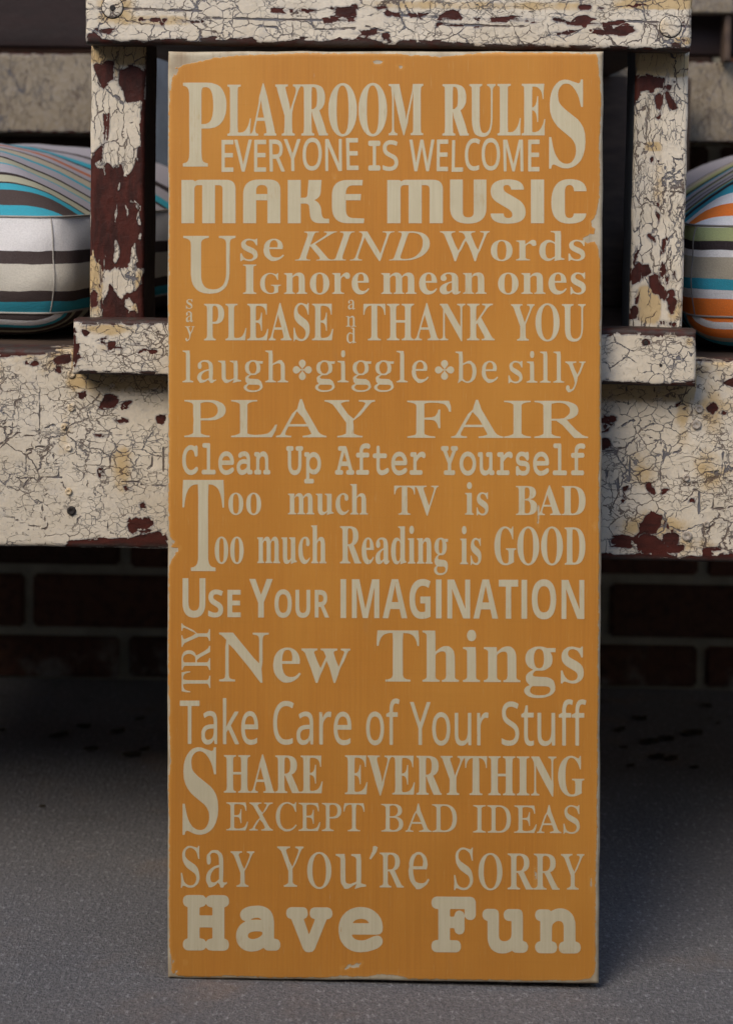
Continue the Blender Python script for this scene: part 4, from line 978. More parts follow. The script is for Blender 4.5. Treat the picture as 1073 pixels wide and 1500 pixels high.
FONT['b', 't'] = (228, [[124,-9, 99,-7, 80,-1, 66,10, 54,31, 48,65, 48,279, 20,279, 20,300, 88,369, 112,398, 129,424, 144,424, 144,310, 208,310, 208,279, 144,279, 146,61, 154,45, 168,40, 179,42, 189,49, 198,60, 206,75, 222,66, 205,33, 182,9, 155,-5]])
FONT['b', 'u'] = (375, [[131,-10, 103,-7, 81,2, 65,17, 54,38, 49,57, 46,88, 45,265, 41,278, 35,287, 24,293, 11,294, 11,310, 142,310, 142,66, 147,52, 154,43, 164,37, 177,36, 191,37, 205,43, 217,53, 228,66, 227,266, 223,280, 216,288, 204,293, 189,294, 189,310, 324,310, 325,56, 328,44, 334,36, 345,32, 360,30, 360,13, 300,7, 228,-10, 228,40, 209,19, 186,3, 160,-7]])
FONT['b', 'w'] = (435, [[122,-10, 15,269, 4,287, -11,293, -11,310, 138,310, 138,293, 125,292, 118,288, 115,280, 115,270, 167,127, 211,235, 193,283, 185,292, 168,295, 168,310, 323,310, 323,293, 302,288, 297,283, 296,274, 298,262, 336,141, 387,271, 386,281, 382,287, 372,292, 356,295, 356,310, 445,310, 445,295, 428,289, 415,266, 304,-10, 289,-10, 223,197, 140,-10]])
FONT['b', 'y'] = (300, [[52,-140, 36,-139, 22,-133, 10,-125, 1,-113, -5,-100, -7,-84, -5,-70, 1,-58, 11,-47, 24,-41, 38,-40, 54,-43, 66,-51, 72,-61, 76,-95, 82,-98, 90,-98, 104,-88, 121,-63, 132,-36, 140,-5, 31,262, 14,288, 6,292, -4,293, -5,310, 162,310, 162,293, 134,289, 130,283, 128,272, 185,119, 232,246, 238,270, 237,281, 232,288, 221,292, 203,293, 203,310, 300,310, 300,293, 289,291, 280,285, 264,254, 159,-32, 135,-87, 118,-111, 98,-129, 79,-137]])
FONT['i', 'D'] = (507, [[-36,0, -32,13, -5,16, 15,24, 25,33, 35,52, 126,385, 131,415, 129,433, 123,440, 113,446, 81,451, 85,465, 274,465, 325,459, 353,452, 386,438, 415,419, 438,395, 461,360, 474,319, 479,272, 475,228, 463,185, 444,145, 419,108, 386,75, 356,53, 313,30, 275,15, 234,5, 178,0], [170,22, 206,25, 240,32, 270,44, 297,60, 321,80, 347,110, 368,144, 381,173, 393,213, 400,262, 400,312, 394,344, 384,373, 364,403, 343,420, 318,433, 277,441, 230,441, 212,433, 200,411, 112,85, 105,53, 107,38, 118,29, 140,24]])
FONT['i', 'I'] = (245, [[-31,0, -27,13, 0,16, 18,22, 27,32, 37,48, 129,385, 135,415, 132,433, 127,440, 116,446, 84,451, 88,465, 275,465, 272,451, 245,449, 226,441, 217,431, 207,413, 115,76, 110,47, 113,31, 118,24, 129,18, 161,13, 157,0]])
FONT['i', 'K'] = (454, [[-34,0, -30,13, -3,16, 16,23, 26,34, 34,48, 126,385, 131,415, 129,433, 123,440, 113,446, 81,451, 85,465, 269,465, 265,451, 243,450, 226,446, 215,437, 207,425, 198,401, 160,263, 159,253, 164,250, 171,252, 336,385, 365,413, 374,428, 374,439, 363,448, 335,451, 338,465, 501,465, 496,452, 479,450, 464,446, 431,426, 223,264, 368,52, 384,34, 400,22, 418,15, 438,13, 435,0, 236,0, 240,13, 266,15, 282,21, 287,33, 286,47, 272,73, 168,228, 159,233, 153,231, 150,226, 109,71, 105,46, 107,32, 116,22, 132,16, 162,13, 158,0]])
FONT['i', 'N'] = (500, [[338,-11, 154,373, 73,77, 68,51, 69,35, 75,24, 90,17, 122,13, 118,0, -34,0, -30,13, -3,16, 17,25, 26,36, 35,51, 131,396, 132,413, 125,431, 108,447, 96,450, 81,451, 85,465, 182,465, 353,108, 429,388, 434,416, 433,432, 428,441, 412,448, 380,451, 383,465, 536,465, 532,451, 505,449, 485,440, 475,429, 467,414, 351,-11]])
FONT['t', 'A'] = (404, [[35,0, 17,1, 6,6, 1,16, 2,33, 6,40, 12,44, 40,46, 151,342, 97,342, 79,345, 72,350, 68,357, 69,378, 77,385, 100,389, 209,389, 229,385, 236,379, 241,369, 371,46, 391,45, 402,40, 407,26, 404,9, 397,3, 380,0, 279,0, 264,2, 255,7, 250,14, 249,26, 251,35, 256,41, 274,46, 316,46, 285,124, 118,124, 90,46, 133,46, 152,41, 157,35, 159,28, 156,9, 149,3, 133,0], [134,168, 269,168, 197,342]])
FONT['t', 'C'] = (404, [[213,-10, 171,-6, 148,1, 125,12, 105,25, 86,41, 60,73, 47,95, 37,120, 28,165, 28,223, 37,267, 55,307, 80,341, 112,368, 148,388, 180,397, 221,399, 257,394, 306,378, 311,387, 319,392, 330,394, 341,393, 351,385, 354,367, 355,276, 353,264, 347,257, 327,254, 312,260, 306,272, 294,313, 287,324, 273,337, 247,351, 214,355, 178,350, 161,345, 139,331, 121,312, 110,297, 95,261, 90,241, 86,206, 87,172, 92,145, 100,120, 111,98, 126,79, 143,63, 163,52, 180,46, 203,41, 225,41, 251,45, 277,54, 335,89, 352,86, 362,75, 363,62, 356,49, 340,35, 319,20, 292,7, 262,-3, 240,-8]])
FONT['t', 'F'] = (404, [[54,0, 41,3, 33,10, 31,26, 35,40, 50,46, 91,46, 91,342, 53,342, 40,346, 34,352, 31,362, 32,373, 35,381, 41,386, 54,389, 344,389, 359,384, 364,377, 367,367, 367,274, 363,263, 351,256, 333,257, 326,261, 323,267, 320,282, 320,342, 142,342, 142,231, 229,231, 230,262, 237,276, 246,280, 256,279, 265,274, 269,265, 270,163, 267,151, 261,144, 246,142, 235,148, 230,163, 229,191, 142,191, 142,46, 224,45, 232,41, 237,33, 237,13, 231,4, 219,0]])
FONT['t', 'H'] = (404, [[57,0, 47,1, 39,6, 34,13, 33,26, 35,36, 41,42, 54,46, 73,46, 73,342, 50,343, 38,349, 33,363, 34,375, 37,382, 44,386, 60,388, 144,389, 168,387, 177,380, 180,361, 174,348, 155,343, 123,342, 123,228, 281,228, 281,342, 247,342, 232,347, 224,359, 226,378, 234,385, 256,389, 347,389, 363,385, 369,378, 371,369, 371,357, 367,350, 354,343, 332,342, 332,46, 355,45, 367,40, 371,24, 367,7, 360,3, 344,0, 261,0, 235,3, 226,10, 224,28, 230,40, 249,46, 281,46, 281,183, 123,183, 123,46, 157,46, 173,42, 180,31, 179,13, 173,5, 158,1]])
FONT['t', 'I'] = (404, [[87,0, 74,3, 65,13, 64,30, 70,42, 93,46, 176,46, 176,342, 96,342, 75,345, 68,349, 64,357, 63,371, 66,380, 76,387, 99,389, 317,389, 333,385, 340,376, 341,363, 338,352, 331,346, 309,342, 228,342, 228,46, 309,46, 331,43, 337,39, 341,30, 341,16, 338,8, 328,2, 309,0]])
FONT['t', 'U'] = (404, [[202,-10, 182,-9, 153,-3, 120,12, 93,37, 74,70, 65,101, 61,136, 60,342, 38,343, 25,350, 21,359, 21,371, 23,379, 29,385, 55,389, 135,389, 157,386, 166,379, 168,361, 166,354, 161,347, 144,343, 113,342, 115,128, 119,103, 125,83, 142,57, 152,50, 169,42, 205,37, 241,42, 258,50, 267,57, 284,83, 290,103, 294,128, 296,342, 261,343, 242,348, 235,361, 238,379, 245,385, 259,388, 359,389, 372,386, 380,378, 382,361, 377,349, 365,343, 345,342, 344,124, 336,79, 329,61, 309,30, 281,8, 246,-6]])
FONT['t', 'Y'] = (404, [[122,0, 102,2, 92,7, 88,19, 89,34, 94,42, 105,45, 175,46, 175,155, 65,342, 42,344, 29,351, 26,365, 29,380, 39,387, 62,389, 146,389, 159,387, 168,383, 172,376, 173,365, 168,349, 153,343, 125,342, 204,199, 287,342, 261,343, 246,349, 241,363, 242,374, 245,382, 255,387, 274,389, 348,389, 370,384, 374,379, 377,370, 373,351, 361,344, 338,342, 226,150, 226,46, 284,46, 305,43, 310,39, 313,30, 313,17, 310,8, 302,2, 285,0]])
FONT['t', 'a'] = (404, [[154,-8, 130,-6, 103,1, 80,15, 62,34, 50,56, 45,83, 47,114, 55,136, 63,149, 78,165, 99,179, 115,186, 152,196, 197,199, 235,196, 275,189, 273,213, 266,232, 256,246, 233,260, 213,264, 183,263, 159,257, 115,240, 101,237, 91,240, 84,248, 80,259, 81,269, 89,281, 105,292, 128,301, 155,307, 212,311, 241,308, 264,301, 284,291, 300,278, 312,260, 320,239, 325,205, 325,46, 358,46, 373,42, 380,30, 379,13, 374,6, 363,1, 297,1, 288,5, 283,12, 277,42, 248,20, 218,4, 187,-5], [162,42, 185,44, 212,51, 236,62, 255,76, 267,89, 274,102, 275,145, 228,155, 181,155, 141,147, 125,139, 113,130, 102,115, 98,102, 98,86, 103,71, 115,57, 128,49, 144,44]])
FONT['t', 'e'] = (404, [[199,-8, 160,-5, 131,3, 100,19, 74,40, 54,67, 43,93, 36,129, 35,168, 40,197, 52,229, 68,252, 92,276, 122,294, 150,304, 181,310, 221,310, 250,306, 282,295, 305,281, 330,260, 349,235, 361,206, 366,174, 363,149, 354,140, 330,137, 91,136, 95,114, 104,88, 115,72, 134,56, 151,47, 179,40, 212,38, 244,43, 272,53, 322,75, 340,79, 349,78, 358,73, 364,65, 365,56, 361,46, 352,36, 335,25, 313,14, 255,-2], [93,179, 306,179, 302,198, 296,215, 286,230, 274,242, 259,253, 243,260, 206,266, 166,260, 148,253, 132,243, 118,231, 107,216, 99,199]])
FONT['t', 'f'] = (404, [[90,0, 75,3, 66,10, 63,27, 69,41, 84,47, 144,47, 144,247, 90,247, 75,250, 68,255, 64,264, 63,275, 66,284, 72,291, 81,294, 142,295, 142,337, 149,369, 160,388, 170,399, 194,415, 229,425, 272,430, 316,428, 343,418, 351,411, 356,396, 353,385, 346,377, 336,373, 325,373, 286,379, 262,381, 226,376, 212,368, 202,356, 196,340, 193,320, 193,295, 313,295, 326,291, 334,282, 336,271, 334,261, 329,253, 321,249, 195,247, 195,47, 315,46, 324,41, 329,34, 330,20, 328,10, 319,3, 308,0]])
FONT['t', 'l'] = (404, [[88,0, 71,4, 63,13, 63,30, 71,42, 85,46, 180,46, 180,382, 115,382, 91,385, 84,389, 78,397, 78,416, 85,425, 99,429, 221,428, 228,423, 230,416, 230,46, 343,45, 350,41, 355,33, 355,12, 349,3, 335,0]])
FONT['t', 'n'] = (404, [[62,0, 50,1, 42,6, 37,13, 35,26, 37,35, 44,42, 58,46, 80,46, 80,257, 56,257, 40,265, 35,280, 39,295, 46,300, 61,302, 121,301, 129,294, 130,267, 169,296, 193,306, 209,310, 233,311, 255,308, 275,301, 292,290, 307,276, 319,258, 331,221, 332,46, 357,46, 373,39, 378,24, 374,9, 363,2, 343,0, 259,0, 247,3, 241,8, 238,26, 243,40, 256,45, 281,46, 281,195, 274,226, 259,247, 235,258, 211,261, 183,255, 158,240, 139,219, 130,193, 129,46, 156,46, 170,40, 175,26, 171,8, 165,3, 152,0]])
FONT['t', 'o'] = (404, [[202,-8, 170,-6, 133,3, 106,16, 78,36, 56,62, 42,87, 34,114, 30,151, 34,188, 42,215, 56,240, 78,266, 106,287, 133,299, 170,309, 202,311, 242,307, 272,299, 298,287, 326,266, 348,240, 361,215, 371,181, 373,151, 370,114, 361,87, 348,62, 326,36, 298,16, 272,3, 235,-6], [202,38, 229,40, 249,46, 266,55, 285,69, 300,88, 309,105, 315,130, 317,151, 315,172, 309,197, 300,214, 285,233, 266,248, 249,257, 224,264, 202,266, 181,264, 156,257, 138,248, 120,233, 105,214, 96,197, 90,177, 87,151, 90,125, 96,106, 105,89, 120,70, 139,55, 157,46, 176,40]])
FONT['t', 'p'] = (404, [[48,-131, 37,-129, 29,-125, 24,-118, 22,-105, 25,-95, 33,-88, 46,-85, 68,-84, 68,257, 44,257, 30,262, 22,276, 25,293, 34,300, 44,303, 109,301, 115,297, 117,292, 118,258, 141,278, 158,288, 185,298, 204,302, 232,303, 261,300, 287,292, 310,280, 336,259, 352,238, 368,209, 376,183, 379,154, 377,119, 371,93, 357,64, 337,40, 307,18, 277,6, 244,0, 207,1, 175,8, 156,16, 139,26, 117,47, 117,-84, 207,-85, 215,-90, 219,-97, 221,-110, 219,-120, 213,-127, 198,-131], [219,48, 241,50, 261,55, 279,64, 294,77, 307,92, 316,110, 321,129, 323,150, 321,174, 316,191, 308,207, 294,224, 277,237, 262,246, 239,252, 219,253, 195,251, 177,245, 161,237, 144,223, 131,206, 123,191, 118,174, 116,150, 118,127, 123,110, 131,95, 144,78, 161,64, 177,55, 195,50]])
FONT['t', 'r'] = (404, [[62,0, 48,3, 39,10, 36,27, 42,41, 59,46, 121,46, 121,257, 77,257, 62,261, 54,267, 51,276, 53,290, 58,297, 66,301, 77,303, 152,303, 164,301, 170,292, 170,234, 201,268, 224,285, 246,298, 270,306, 295,310, 327,310, 346,304, 363,292, 371,280, 372,265, 368,252, 356,241, 340,238, 308,253, 292,258, 278,257, 261,253, 232,239, 212,224, 170,182, 170,46, 290,45, 297,41, 303,30, 303,15, 298,5, 279,0]])
FONT['t', 's'] = (404, [[83,-8, 67,-3, 61,6, 59,18, 59,90, 64,102, 72,107, 85,109, 94,105, 101,97, 115,71, 137,54, 162,42, 192,36, 229,36, 262,45, 272,52, 282,63, 287,72, 289,86, 287,101, 283,110, 277,117, 265,123, 238,128, 175,130, 138,135, 107,145, 84,160, 72,175, 66,186, 60,212, 62,239, 74,268, 87,282, 104,294, 124,303, 148,309, 176,311, 211,310, 269,297, 296,309, 306,309, 315,306, 321,298, 324,287, 325,238, 323,220, 313,208, 301,206, 293,209, 262,240, 240,255, 216,265, 188,270, 158,268, 134,260, 116,243, 110,222, 111,212, 117,202, 126,194, 136,189, 161,185, 227,181, 266,176, 298,167, 318,154, 330,141, 337,129, 344,96, 340,63, 325,35, 311,20, 292,8, 254,-4, 226,-7, 193,-6, 160,-2, 116,7, 96,-4]])
FONT['t', 't'] = (404, [[227,-6, 192,-3, 163,6, 140,22, 121,47, 115,66, 112,93, 111,238, 48,239, 36,244, 30,254, 31,273, 40,281, 64,285, 111,285, 112,378, 117,390, 129,396, 151,394, 156,390, 159,383, 162,359, 163,285, 296,285, 315,279, 322,268, 322,258, 319,249, 313,242, 303,239, 162,238, 163,98, 169,71, 182,53, 193,47, 207,43, 240,43, 269,49, 322,71, 347,77, 360,72, 369,59, 368,47, 363,38, 349,27, 331,18, 281,1]])
FONT['t', 'u'] = (404, [[177,-7, 144,-4, 117,6, 96,22, 81,45, 72,74, 70,90, 69,257, 45,257, 32,262, 25,273, 26,290, 33,299, 46,303, 104,303, 116,298, 119,284, 119,114, 123,86, 134,65, 147,53, 170,44, 197,42, 226,47, 254,64, 273,89, 279,117, 279,257, 231,257, 221,259, 214,265, 211,273, 210,284, 213,293, 222,300, 232,303, 309,303, 321,300, 326,294, 329,277, 329,46, 353,46, 367,41, 374,27, 371,10, 365,4, 352,0, 290,1, 283,5, 280,9, 279,36, 250,15, 226,3, 205,-4]])
FONT['t', 'v'] = (404, [[197,-11, 178,-8, 165,6, 52,257, 30,259, 19,264, 14,278, 17,293, 26,300, 40,303, 138,303, 152,301, 159,296, 163,278, 162,270, 157,263, 142,258, 113,257, 198,44, 293,257, 257,257, 237,263, 232,270, 230,278, 234,296, 243,301, 259,303, 363,303, 380,299, 388,287, 389,276, 386,267, 381,262, 373,259, 345,257, 232,7, 219,-7]])
FONT['B', 'A'] = (463, [[0,0, 169,482, 293,482, 463,0, 354,0, 319,114, 261,114, 144,114, 109,0], [170,199, 295,199, 259,311, 232,407]])
FONT['B', 'E'] = (376, [[60,0, 60,480, 336,480, 336,396, 162,396, 162,379, 162,291, 324,291, 324,208, 162,208, 162,84, 336,84, 336,0]])
FONT['B', 'G'] = (486, [[262,-7, 211,-3, 181,4, 153,15, 129,29, 107,46, 79,79, 59,119, 49,150, 43,184, 39,240, 44,300, 59,352, 84,397, 119,433, 153,456, 193,473, 251,484, 309,486, 359,479, 394,471, 432,457, 398,375, 357,392, 314,400, 274,401, 235,393, 207,378, 179,352, 159,319, 148,285, 144,247, 146,201, 154,161, 167,133, 184,110, 206,92, 235,81, 261,78, 297,79, 333,85, 333,185, 242,185, 242,269, 433,269, 433,21, 388,8, 347,-1, 303,-5]])
FONT['B', 'I'] = (261, [[21,0, 21,58, 80,85, 80,188, 80,395, 21,422, 21,480, 240,480, 240,422, 181,395, 181,214, 181,85, 240,58, 240,0]])
FONT['B', 'M'] = (633, [[60,0, 60,480, 199,480, 312,113, 314,113, 435,480, 573,480, 573,0, 478,0, 478,243, 483,375, 480,375, 357,0, 263,0, 148,376, 145,376, 151,245, 151,0]])
FONT['B', 'N'] = (546, [[60,0, 60,480, 189,480, 397,120, 399,120, 394,231, 394,480, 486,480, 486,0, 357,0, 148,363, 145,363, 151,248, 151,0]])
FONT['B', 'O'] = (535, [[267,-7, 218,-3, 176,7, 139,24, 101,54, 77,84, 56,130, 43,182, 39,241, 43,300, 56,352, 77,397, 101,427, 139,456, 176,473, 219,484, 268,487, 317,484, 360,473, 396,456, 434,427, 457,397, 479,351, 491,299, 496,240, 491,182, 479,129, 457,84, 434,54, 396,24, 360,7, 317,-3], [267,79, 288,80, 315,86, 338,98, 356,115, 369,137, 379,164, 386,194, 389,240, 386,287, 379,318, 369,344, 356,366, 338,383, 323,392, 298,400, 268,402, 238,400, 212,392, 198,383, 180,366, 166,344, 156,318, 148,276, 146,240, 148,205, 156,164, 166,137, 180,115, 198,98, 220,86, 238,81]])
FONT['B', 'R'] = (443, [[60,0, 60,480, 200,480, 246,477, 297,467, 337,450, 359,431, 371,416, 380,399, 390,359, 390,315, 381,283, 362,252, 336,229, 302,209, 443,0, 330,0, 216,184, 198,184, 162,184, 162,0], [162,267, 232,270, 254,276, 270,286, 283,304, 289,328, 286,354, 276,373, 262,384, 236,393, 209,396, 162,396]])
FONT['B', 'S'] = (370, [[167,-7, 130,-5, 95,1, 62,10, 31,22, 31,117, 120,84, 156,78, 187,78, 211,82, 228,92, 240,108, 244,128, 239,149, 225,166, 187,189, 108,229, 86,245, 66,265, 50,290, 40,315, 36,344, 39,380, 47,407, 61,431, 80,450, 104,466, 131,477, 163,484, 205,486, 247,482, 293,471, 341,453, 308,373, 236,397, 205,401, 178,400, 157,392, 143,378, 136,360, 137,341, 143,327, 155,315, 187,296, 271,253, 297,234, 315,216, 331,192, 340,168, 343,133, 340,103, 332,76, 317,52, 297,31, 281,20, 262,10, 230,0, 206,-4]])
FONT['B', 'T'] = (389, [[144,0, 144,395, 13,395, 13,480, 375,480, 375,395, 245,395, 245,0]])
FONT['B', 'U'] = (508, [[252,-7, 221,-5, 180,2, 156,10, 134,21, 115,34, 99,50, 79,78, 70,98, 60,133, 57,157, 57,480, 158,480, 158,186, 163,143, 172,117, 179,107, 191,95, 219,83, 255,79, 291,83, 314,93, 334,114, 345,145, 349,187, 349,480, 451,480, 450,161, 447,130, 438,100, 425,73, 412,55, 390,34, 370,20, 340,6, 313,-1]])
FONT['B', 'Y'] = (419, [[159,0, 159,183, 0,480, 110,480, 210,282, 310,480, 419,480, 260,187, 260,0]])
FONT['s', 'C'] = (424, [[261,-7, 215,-3, 165,10, 123,34, 90,67, 65,109, 49,159, 42,216, 43,276, 53,330, 67,368, 94,410, 121,438, 164,465, 203,478, 247,485, 308,484, 364,474, 404,458, 379,407, 326,426, 281,433, 234,430, 212,424, 192,416, 173,404, 157,390, 142,373, 130,353, 116,320, 106,269, 105,240, 107,197, 119,148, 139,107, 153,90, 169,76, 188,64, 208,55, 231,50, 256,47, 315,49, 385,65, 385,13, 329,-2]])
FONT['s', 'E'] = (373, [[65,0, 65,480, 333,480, 333,426, 126,426, 126,339, 126,277, 321,277, 321,268, 321,224, 126,224, 126,53, 333,53, 333,0]])
FONT['s', 'I'] = (228, [[27,0, 27,35, 83,48, 83,176, 83,431, 27,445, 27,480, 200,480, 200,445, 144,431, 144,271, 144,48, 200,35, 200,0]])
FONT['s', 'L'] = (352, [[65,0, 65,480, 126,480, 126,54, 335,54, 335,0]])
FONT['s', 'M'] = (609, [[65,0, 65,480, 154,480, 303,87, 305,87, 455,480, 544,480, 544,0, 484,0, 484,312, 489,420, 486,420, 326,0, 277,0, 119,420, 116,420, 121,316, 121,0]])
FONT['s', 'N'] = (510, [[65,0, 65,480, 135,480, 391,83, 393,83, 389,198, 389,480, 445,480, 445,0, 375,0, 118,398, 116,398, 121,292, 121,0]])
FONT['s', 'O'] = (525, [[263,-7, 205,-1, 165,11, 131,29, 96,61, 74,93, 55,140, 45,182, 41,241, 45,299, 58,351, 79,396, 102,426, 139,456, 174,473, 216,483, 263,487, 309,484, 358,470, 392,451, 427,420, 449,388, 469,341, 481,288, 484,240, 481,193, 469,139, 449,93, 427,61, 392,29, 358,11, 308,-3], [263,46, 301,49, 333,59, 361,75, 376,89, 394,116, 407,148, 416,184, 420,240, 416,297, 407,333, 394,364, 376,391, 352,411, 334,421, 301,431, 263,434, 225,431, 193,421, 165,405, 143,382, 126,354, 114,321, 107,283, 105,240, 107,198, 118,148, 131,116, 150,89, 173,69, 202,55, 237,47]])
FONT['s', 'R'] = (418, [[65,0, 65,480, 197,480, 239,477, 275,471, 314,456, 342,433, 361,403, 371,365, 370,319, 360,284, 342,256, 315,234, 276,215, 408,0, 337,0, 221,198, 213,198, 126,198, 126,0], [126,249, 207,249, 233,252, 261,259, 283,272, 300,295, 307,313, 309,333, 309,355, 305,375, 290,400, 271,413, 238,424, 204,427, 126,427]])
FONT['s', 'S'] = (369, [[166,-7, 127,-5, 91,-1, 60,7, 34,16, 34,74, 83,57, 131,48, 186,46, 222,53, 249,66, 267,86, 274,101, 277,117, 273,148, 261,170, 240,188, 208,204, 118,242, 96,256, 72,276, 58,294, 46,322, 41,355, 42,388, 51,415, 67,438, 88,457, 114,471, 144,481, 179,486, 219,485, 255,481, 292,472, 326,459, 307,408, 267,422, 228,431, 185,433, 153,428, 128,417, 109,396, 102,374, 103,345, 113,320, 137,299, 171,281, 262,242, 287,227, 307,210, 324,187, 333,163, 337,128, 334,98, 329,80, 317,56, 305,42, 283,23, 256,9, 236,2, 203,-4]])
FONT['s', 'T'] = (373, [[156,0, 156,426, 7,426, 7,480, 366,480, 366,426, 217,426, 217,0]])
FONT['s', 'V'] = (403, [[171,0, 0,480, 63,480, 180,148, 201,67, 225,154, 339,480, 403,480, 232,0]])
FONT['s', 'W'] = (625, [[135,0, 8,480, 71,480, 151,166, 169,73, 176,119, 188,170, 279,480, 341,480, 434,173, 455,73, 474,167, 553,480, 616,480, 488,0, 427,0, 334,314, 310,409, 293,333, 196,0]])
FONT['s', 'Y'] = (380, [[160,0, 160,183, 0,480, 66,480, 190,244, 315,480, 380,480, 220,186, 220,0]])
FONT['s', 'a'] = (377, [[144,-7, 114,-4, 86,5, 63,19, 49,34, 36,59, 32,83, 32,117, 38,141, 50,161, 66,178, 89,192, 106,200, 162,212, 265,217, 264,253, 261,271, 256,286, 245,301, 230,311, 207,317, 181,318, 154,315, 124,306, 89,291, 71,335, 116,354, 159,364, 204,366, 251,359, 279,346, 296,332, 308,314, 319,283, 322,245, 322,0, 279,0, 268,51, 265,51, 237,22, 211,5, 185,-3], [158,41, 180,43, 206,50, 229,62, 243,75, 254,92, 261,112, 264,135, 264,176, 190,173, 154,167, 128,158, 107,142, 96,125, 93,110, 93,90, 98,70, 108,58, 120,49, 136,43]])
FONT['s', 'e'] = (379, [[210,-7, 170,-3, 140,5, 113,18, 90,35, 67,63, 52,91, 42,122, 38,158, 38,206, 44,241, 54,272, 72,305, 90,326, 119,348, 151,361, 181,366, 211,366, 246,360, 270,350, 296,331, 313,312, 330,284, 340,250, 344,220, 345,169, 98,169, 102,131, 113,100, 129,76, 146,62, 158,55, 196,45, 240,45, 283,52, 328,69, 328,17, 297,5, 269,-2], [99,216, 283,216, 282,230, 273,269, 265,285, 254,299, 229,313, 210,318, 189,318, 158,312, 142,303, 129,291, 118,276, 109,259]])
FONT['s', 'f'] = (231, [[73,0, 73,314, 10,314, 10,342, 73,362, 75,415, 84,451, 99,478, 121,497, 148,508, 181,514, 220,512, 260,502, 244,455, 205,465, 173,463, 152,452, 139,430, 133,403, 132,360, 223,360, 223,314, 132,314, 132,0]])
FONT['s', 'k'] = (359, [[57,0, 57,510, 116,510, 115,240, 113,185, 116,185, 158,238, 273,360, 343,360, 197,206, 353,0, 281,0, 156,168, 116,132, 116,0]])
FONT['s', 'o'] = (406, [[202,-7, 164,-3, 136,6, 105,23, 84,42, 62,72, 49,101, 41,134, 37,181, 40,223, 48,260, 62,292, 82,318, 106,339, 135,355, 168,364, 204,367, 236,364, 271,354, 302,337, 324,318, 345,288, 358,260, 368,218, 370,181, 367,139, 359,101, 345,69, 325,42, 300,21, 271,6, 239,-4], [203,42, 229,45, 251,52, 269,63, 279,74, 291,93, 300,115, 306,141, 309,181, 306,220, 300,246, 291,268, 279,287, 263,301, 251,308, 229,315, 203,317, 177,315, 155,308, 137,297, 127,287, 115,268, 107,246, 100,211, 98,181, 100,150, 107,115, 116,93, 128,74, 143,59, 163,49, 186,43]])
FONT['s', 'r'] = (277, [[57,0, 57,360, 105,360, 112,294, 115,294, 143,330, 160,345, 179,357, 201,364, 219,367, 267,363, 260,308, 216,313, 186,306, 169,298, 154,286, 133,260, 121,231, 117,204, 116,0]])
FONT['s', 't'] = (242, [[167,-7, 136,-3, 107,7, 87,22, 74,41, 65,66, 62,91, 62,314, 11,314, 11,343, 62,366, 86,443, 121,443, 121,360, 225,360, 225,314, 121,314, 121,101, 126,74, 139,55, 162,43, 191,42, 228,49, 228,4, 201,-4]])
FONT['s', 'u'] = (415, [[184,-7, 144,-3, 119,4, 104,11, 86,25, 76,36, 61,65, 57,83, 53,113, 53,360, 113,360, 113,128, 118,91, 127,72, 140,57, 168,45, 193,42, 229,46, 250,54, 267,66, 283,88, 293,117, 298,152, 299,360, 358,360, 358,0, 310,0, 301,48, 298,48, 277,23, 255,9, 223,-2]])
FONT['f', '*'] = (800, [[257,-30, 229,-25, 202,-9, 183,17, 178,33, 176,48, 178,73, 185,92, 202,116, 242,158, 248,172, 249,189, 235,188, 221,182, 203,168, 177,141, 153,124, 133,118, 108,115, 94,117, 77,123, 52,142, 35,169, 30,197, 35,225, 52,252, 77,271, 90,276, 108,278, 133,276, 153,270, 177,253, 202,227, 220,213, 231,207, 249,206, 248,221, 242,236, 203,275, 184,303, 178,321, 176,346, 178,364, 183,377, 202,403, 229,419, 257,424, 285,419, 313,402, 331,377, 336,364, 339,346, 337,321, 330,301, 314,278, 276,238, 268,223, 267,206, 283,207, 299,215, 338,253, 361,270, 381,276, 406,278, 421,277, 438,271, 463,252, 479,226, 484,197, 479,169, 463,142, 438,123, 421,117, 406,115, 381,118, 362,125, 338,142, 296,182, 282,188, 267,189, 268,171, 276,154, 314,117, 330,94, 337,74, 339,48, 337,33, 331,17, 313,-9, 286,-25]])
for key_ in FONT:
    FONT[key_] = (FONT[key_][0], [list(zip(c_[0::2], c_[1::2])) for c_ in FONT[key_][1]])

CAPB = max(y for _, y in FONT['B', 'T'][1][0])
FONT['B', 'I'] = (0.42 * CAPB, [[(0.10 * CAPB, 0), (0.32 * CAPB, 0), (0.32 * CAPB, CAPB), (0.10 * CAPB, CAPB)]])

def chaikin(p, n=1):
    for _ in range(n):
        q = []
        for i in range(len(p)):
            a, b = p[i], p[(i + 1) % len(p)]
            q += [(a[0] * .75 + b[0] * .25, a[1] * .75 + b[1] * .25), (a[0] * .25 + b[0] * .75, a[1] * .25 + b[1] * .75)]
        p = q
    return p

def dense(p, step):
    q = []
    for i in range(len(p)):
        a, b = p[i], p[(i + 1) % len(p)]
        k = max(1, int(math.hypot(b[0] - a[0], b[1] - a[1]) / step))
        q += [(a[0] + (b[0] - a[0]) * j / k, a[1] + (b[1] - a[1]) * j / k) for j in range(k)]
    return q

def area(p):
    return sum(p[i][0] * p[(i + 1) % len(p)][1] - p[(i + 1) % len(p)][0] * p[i][1] for i in range(len(p))) / 2

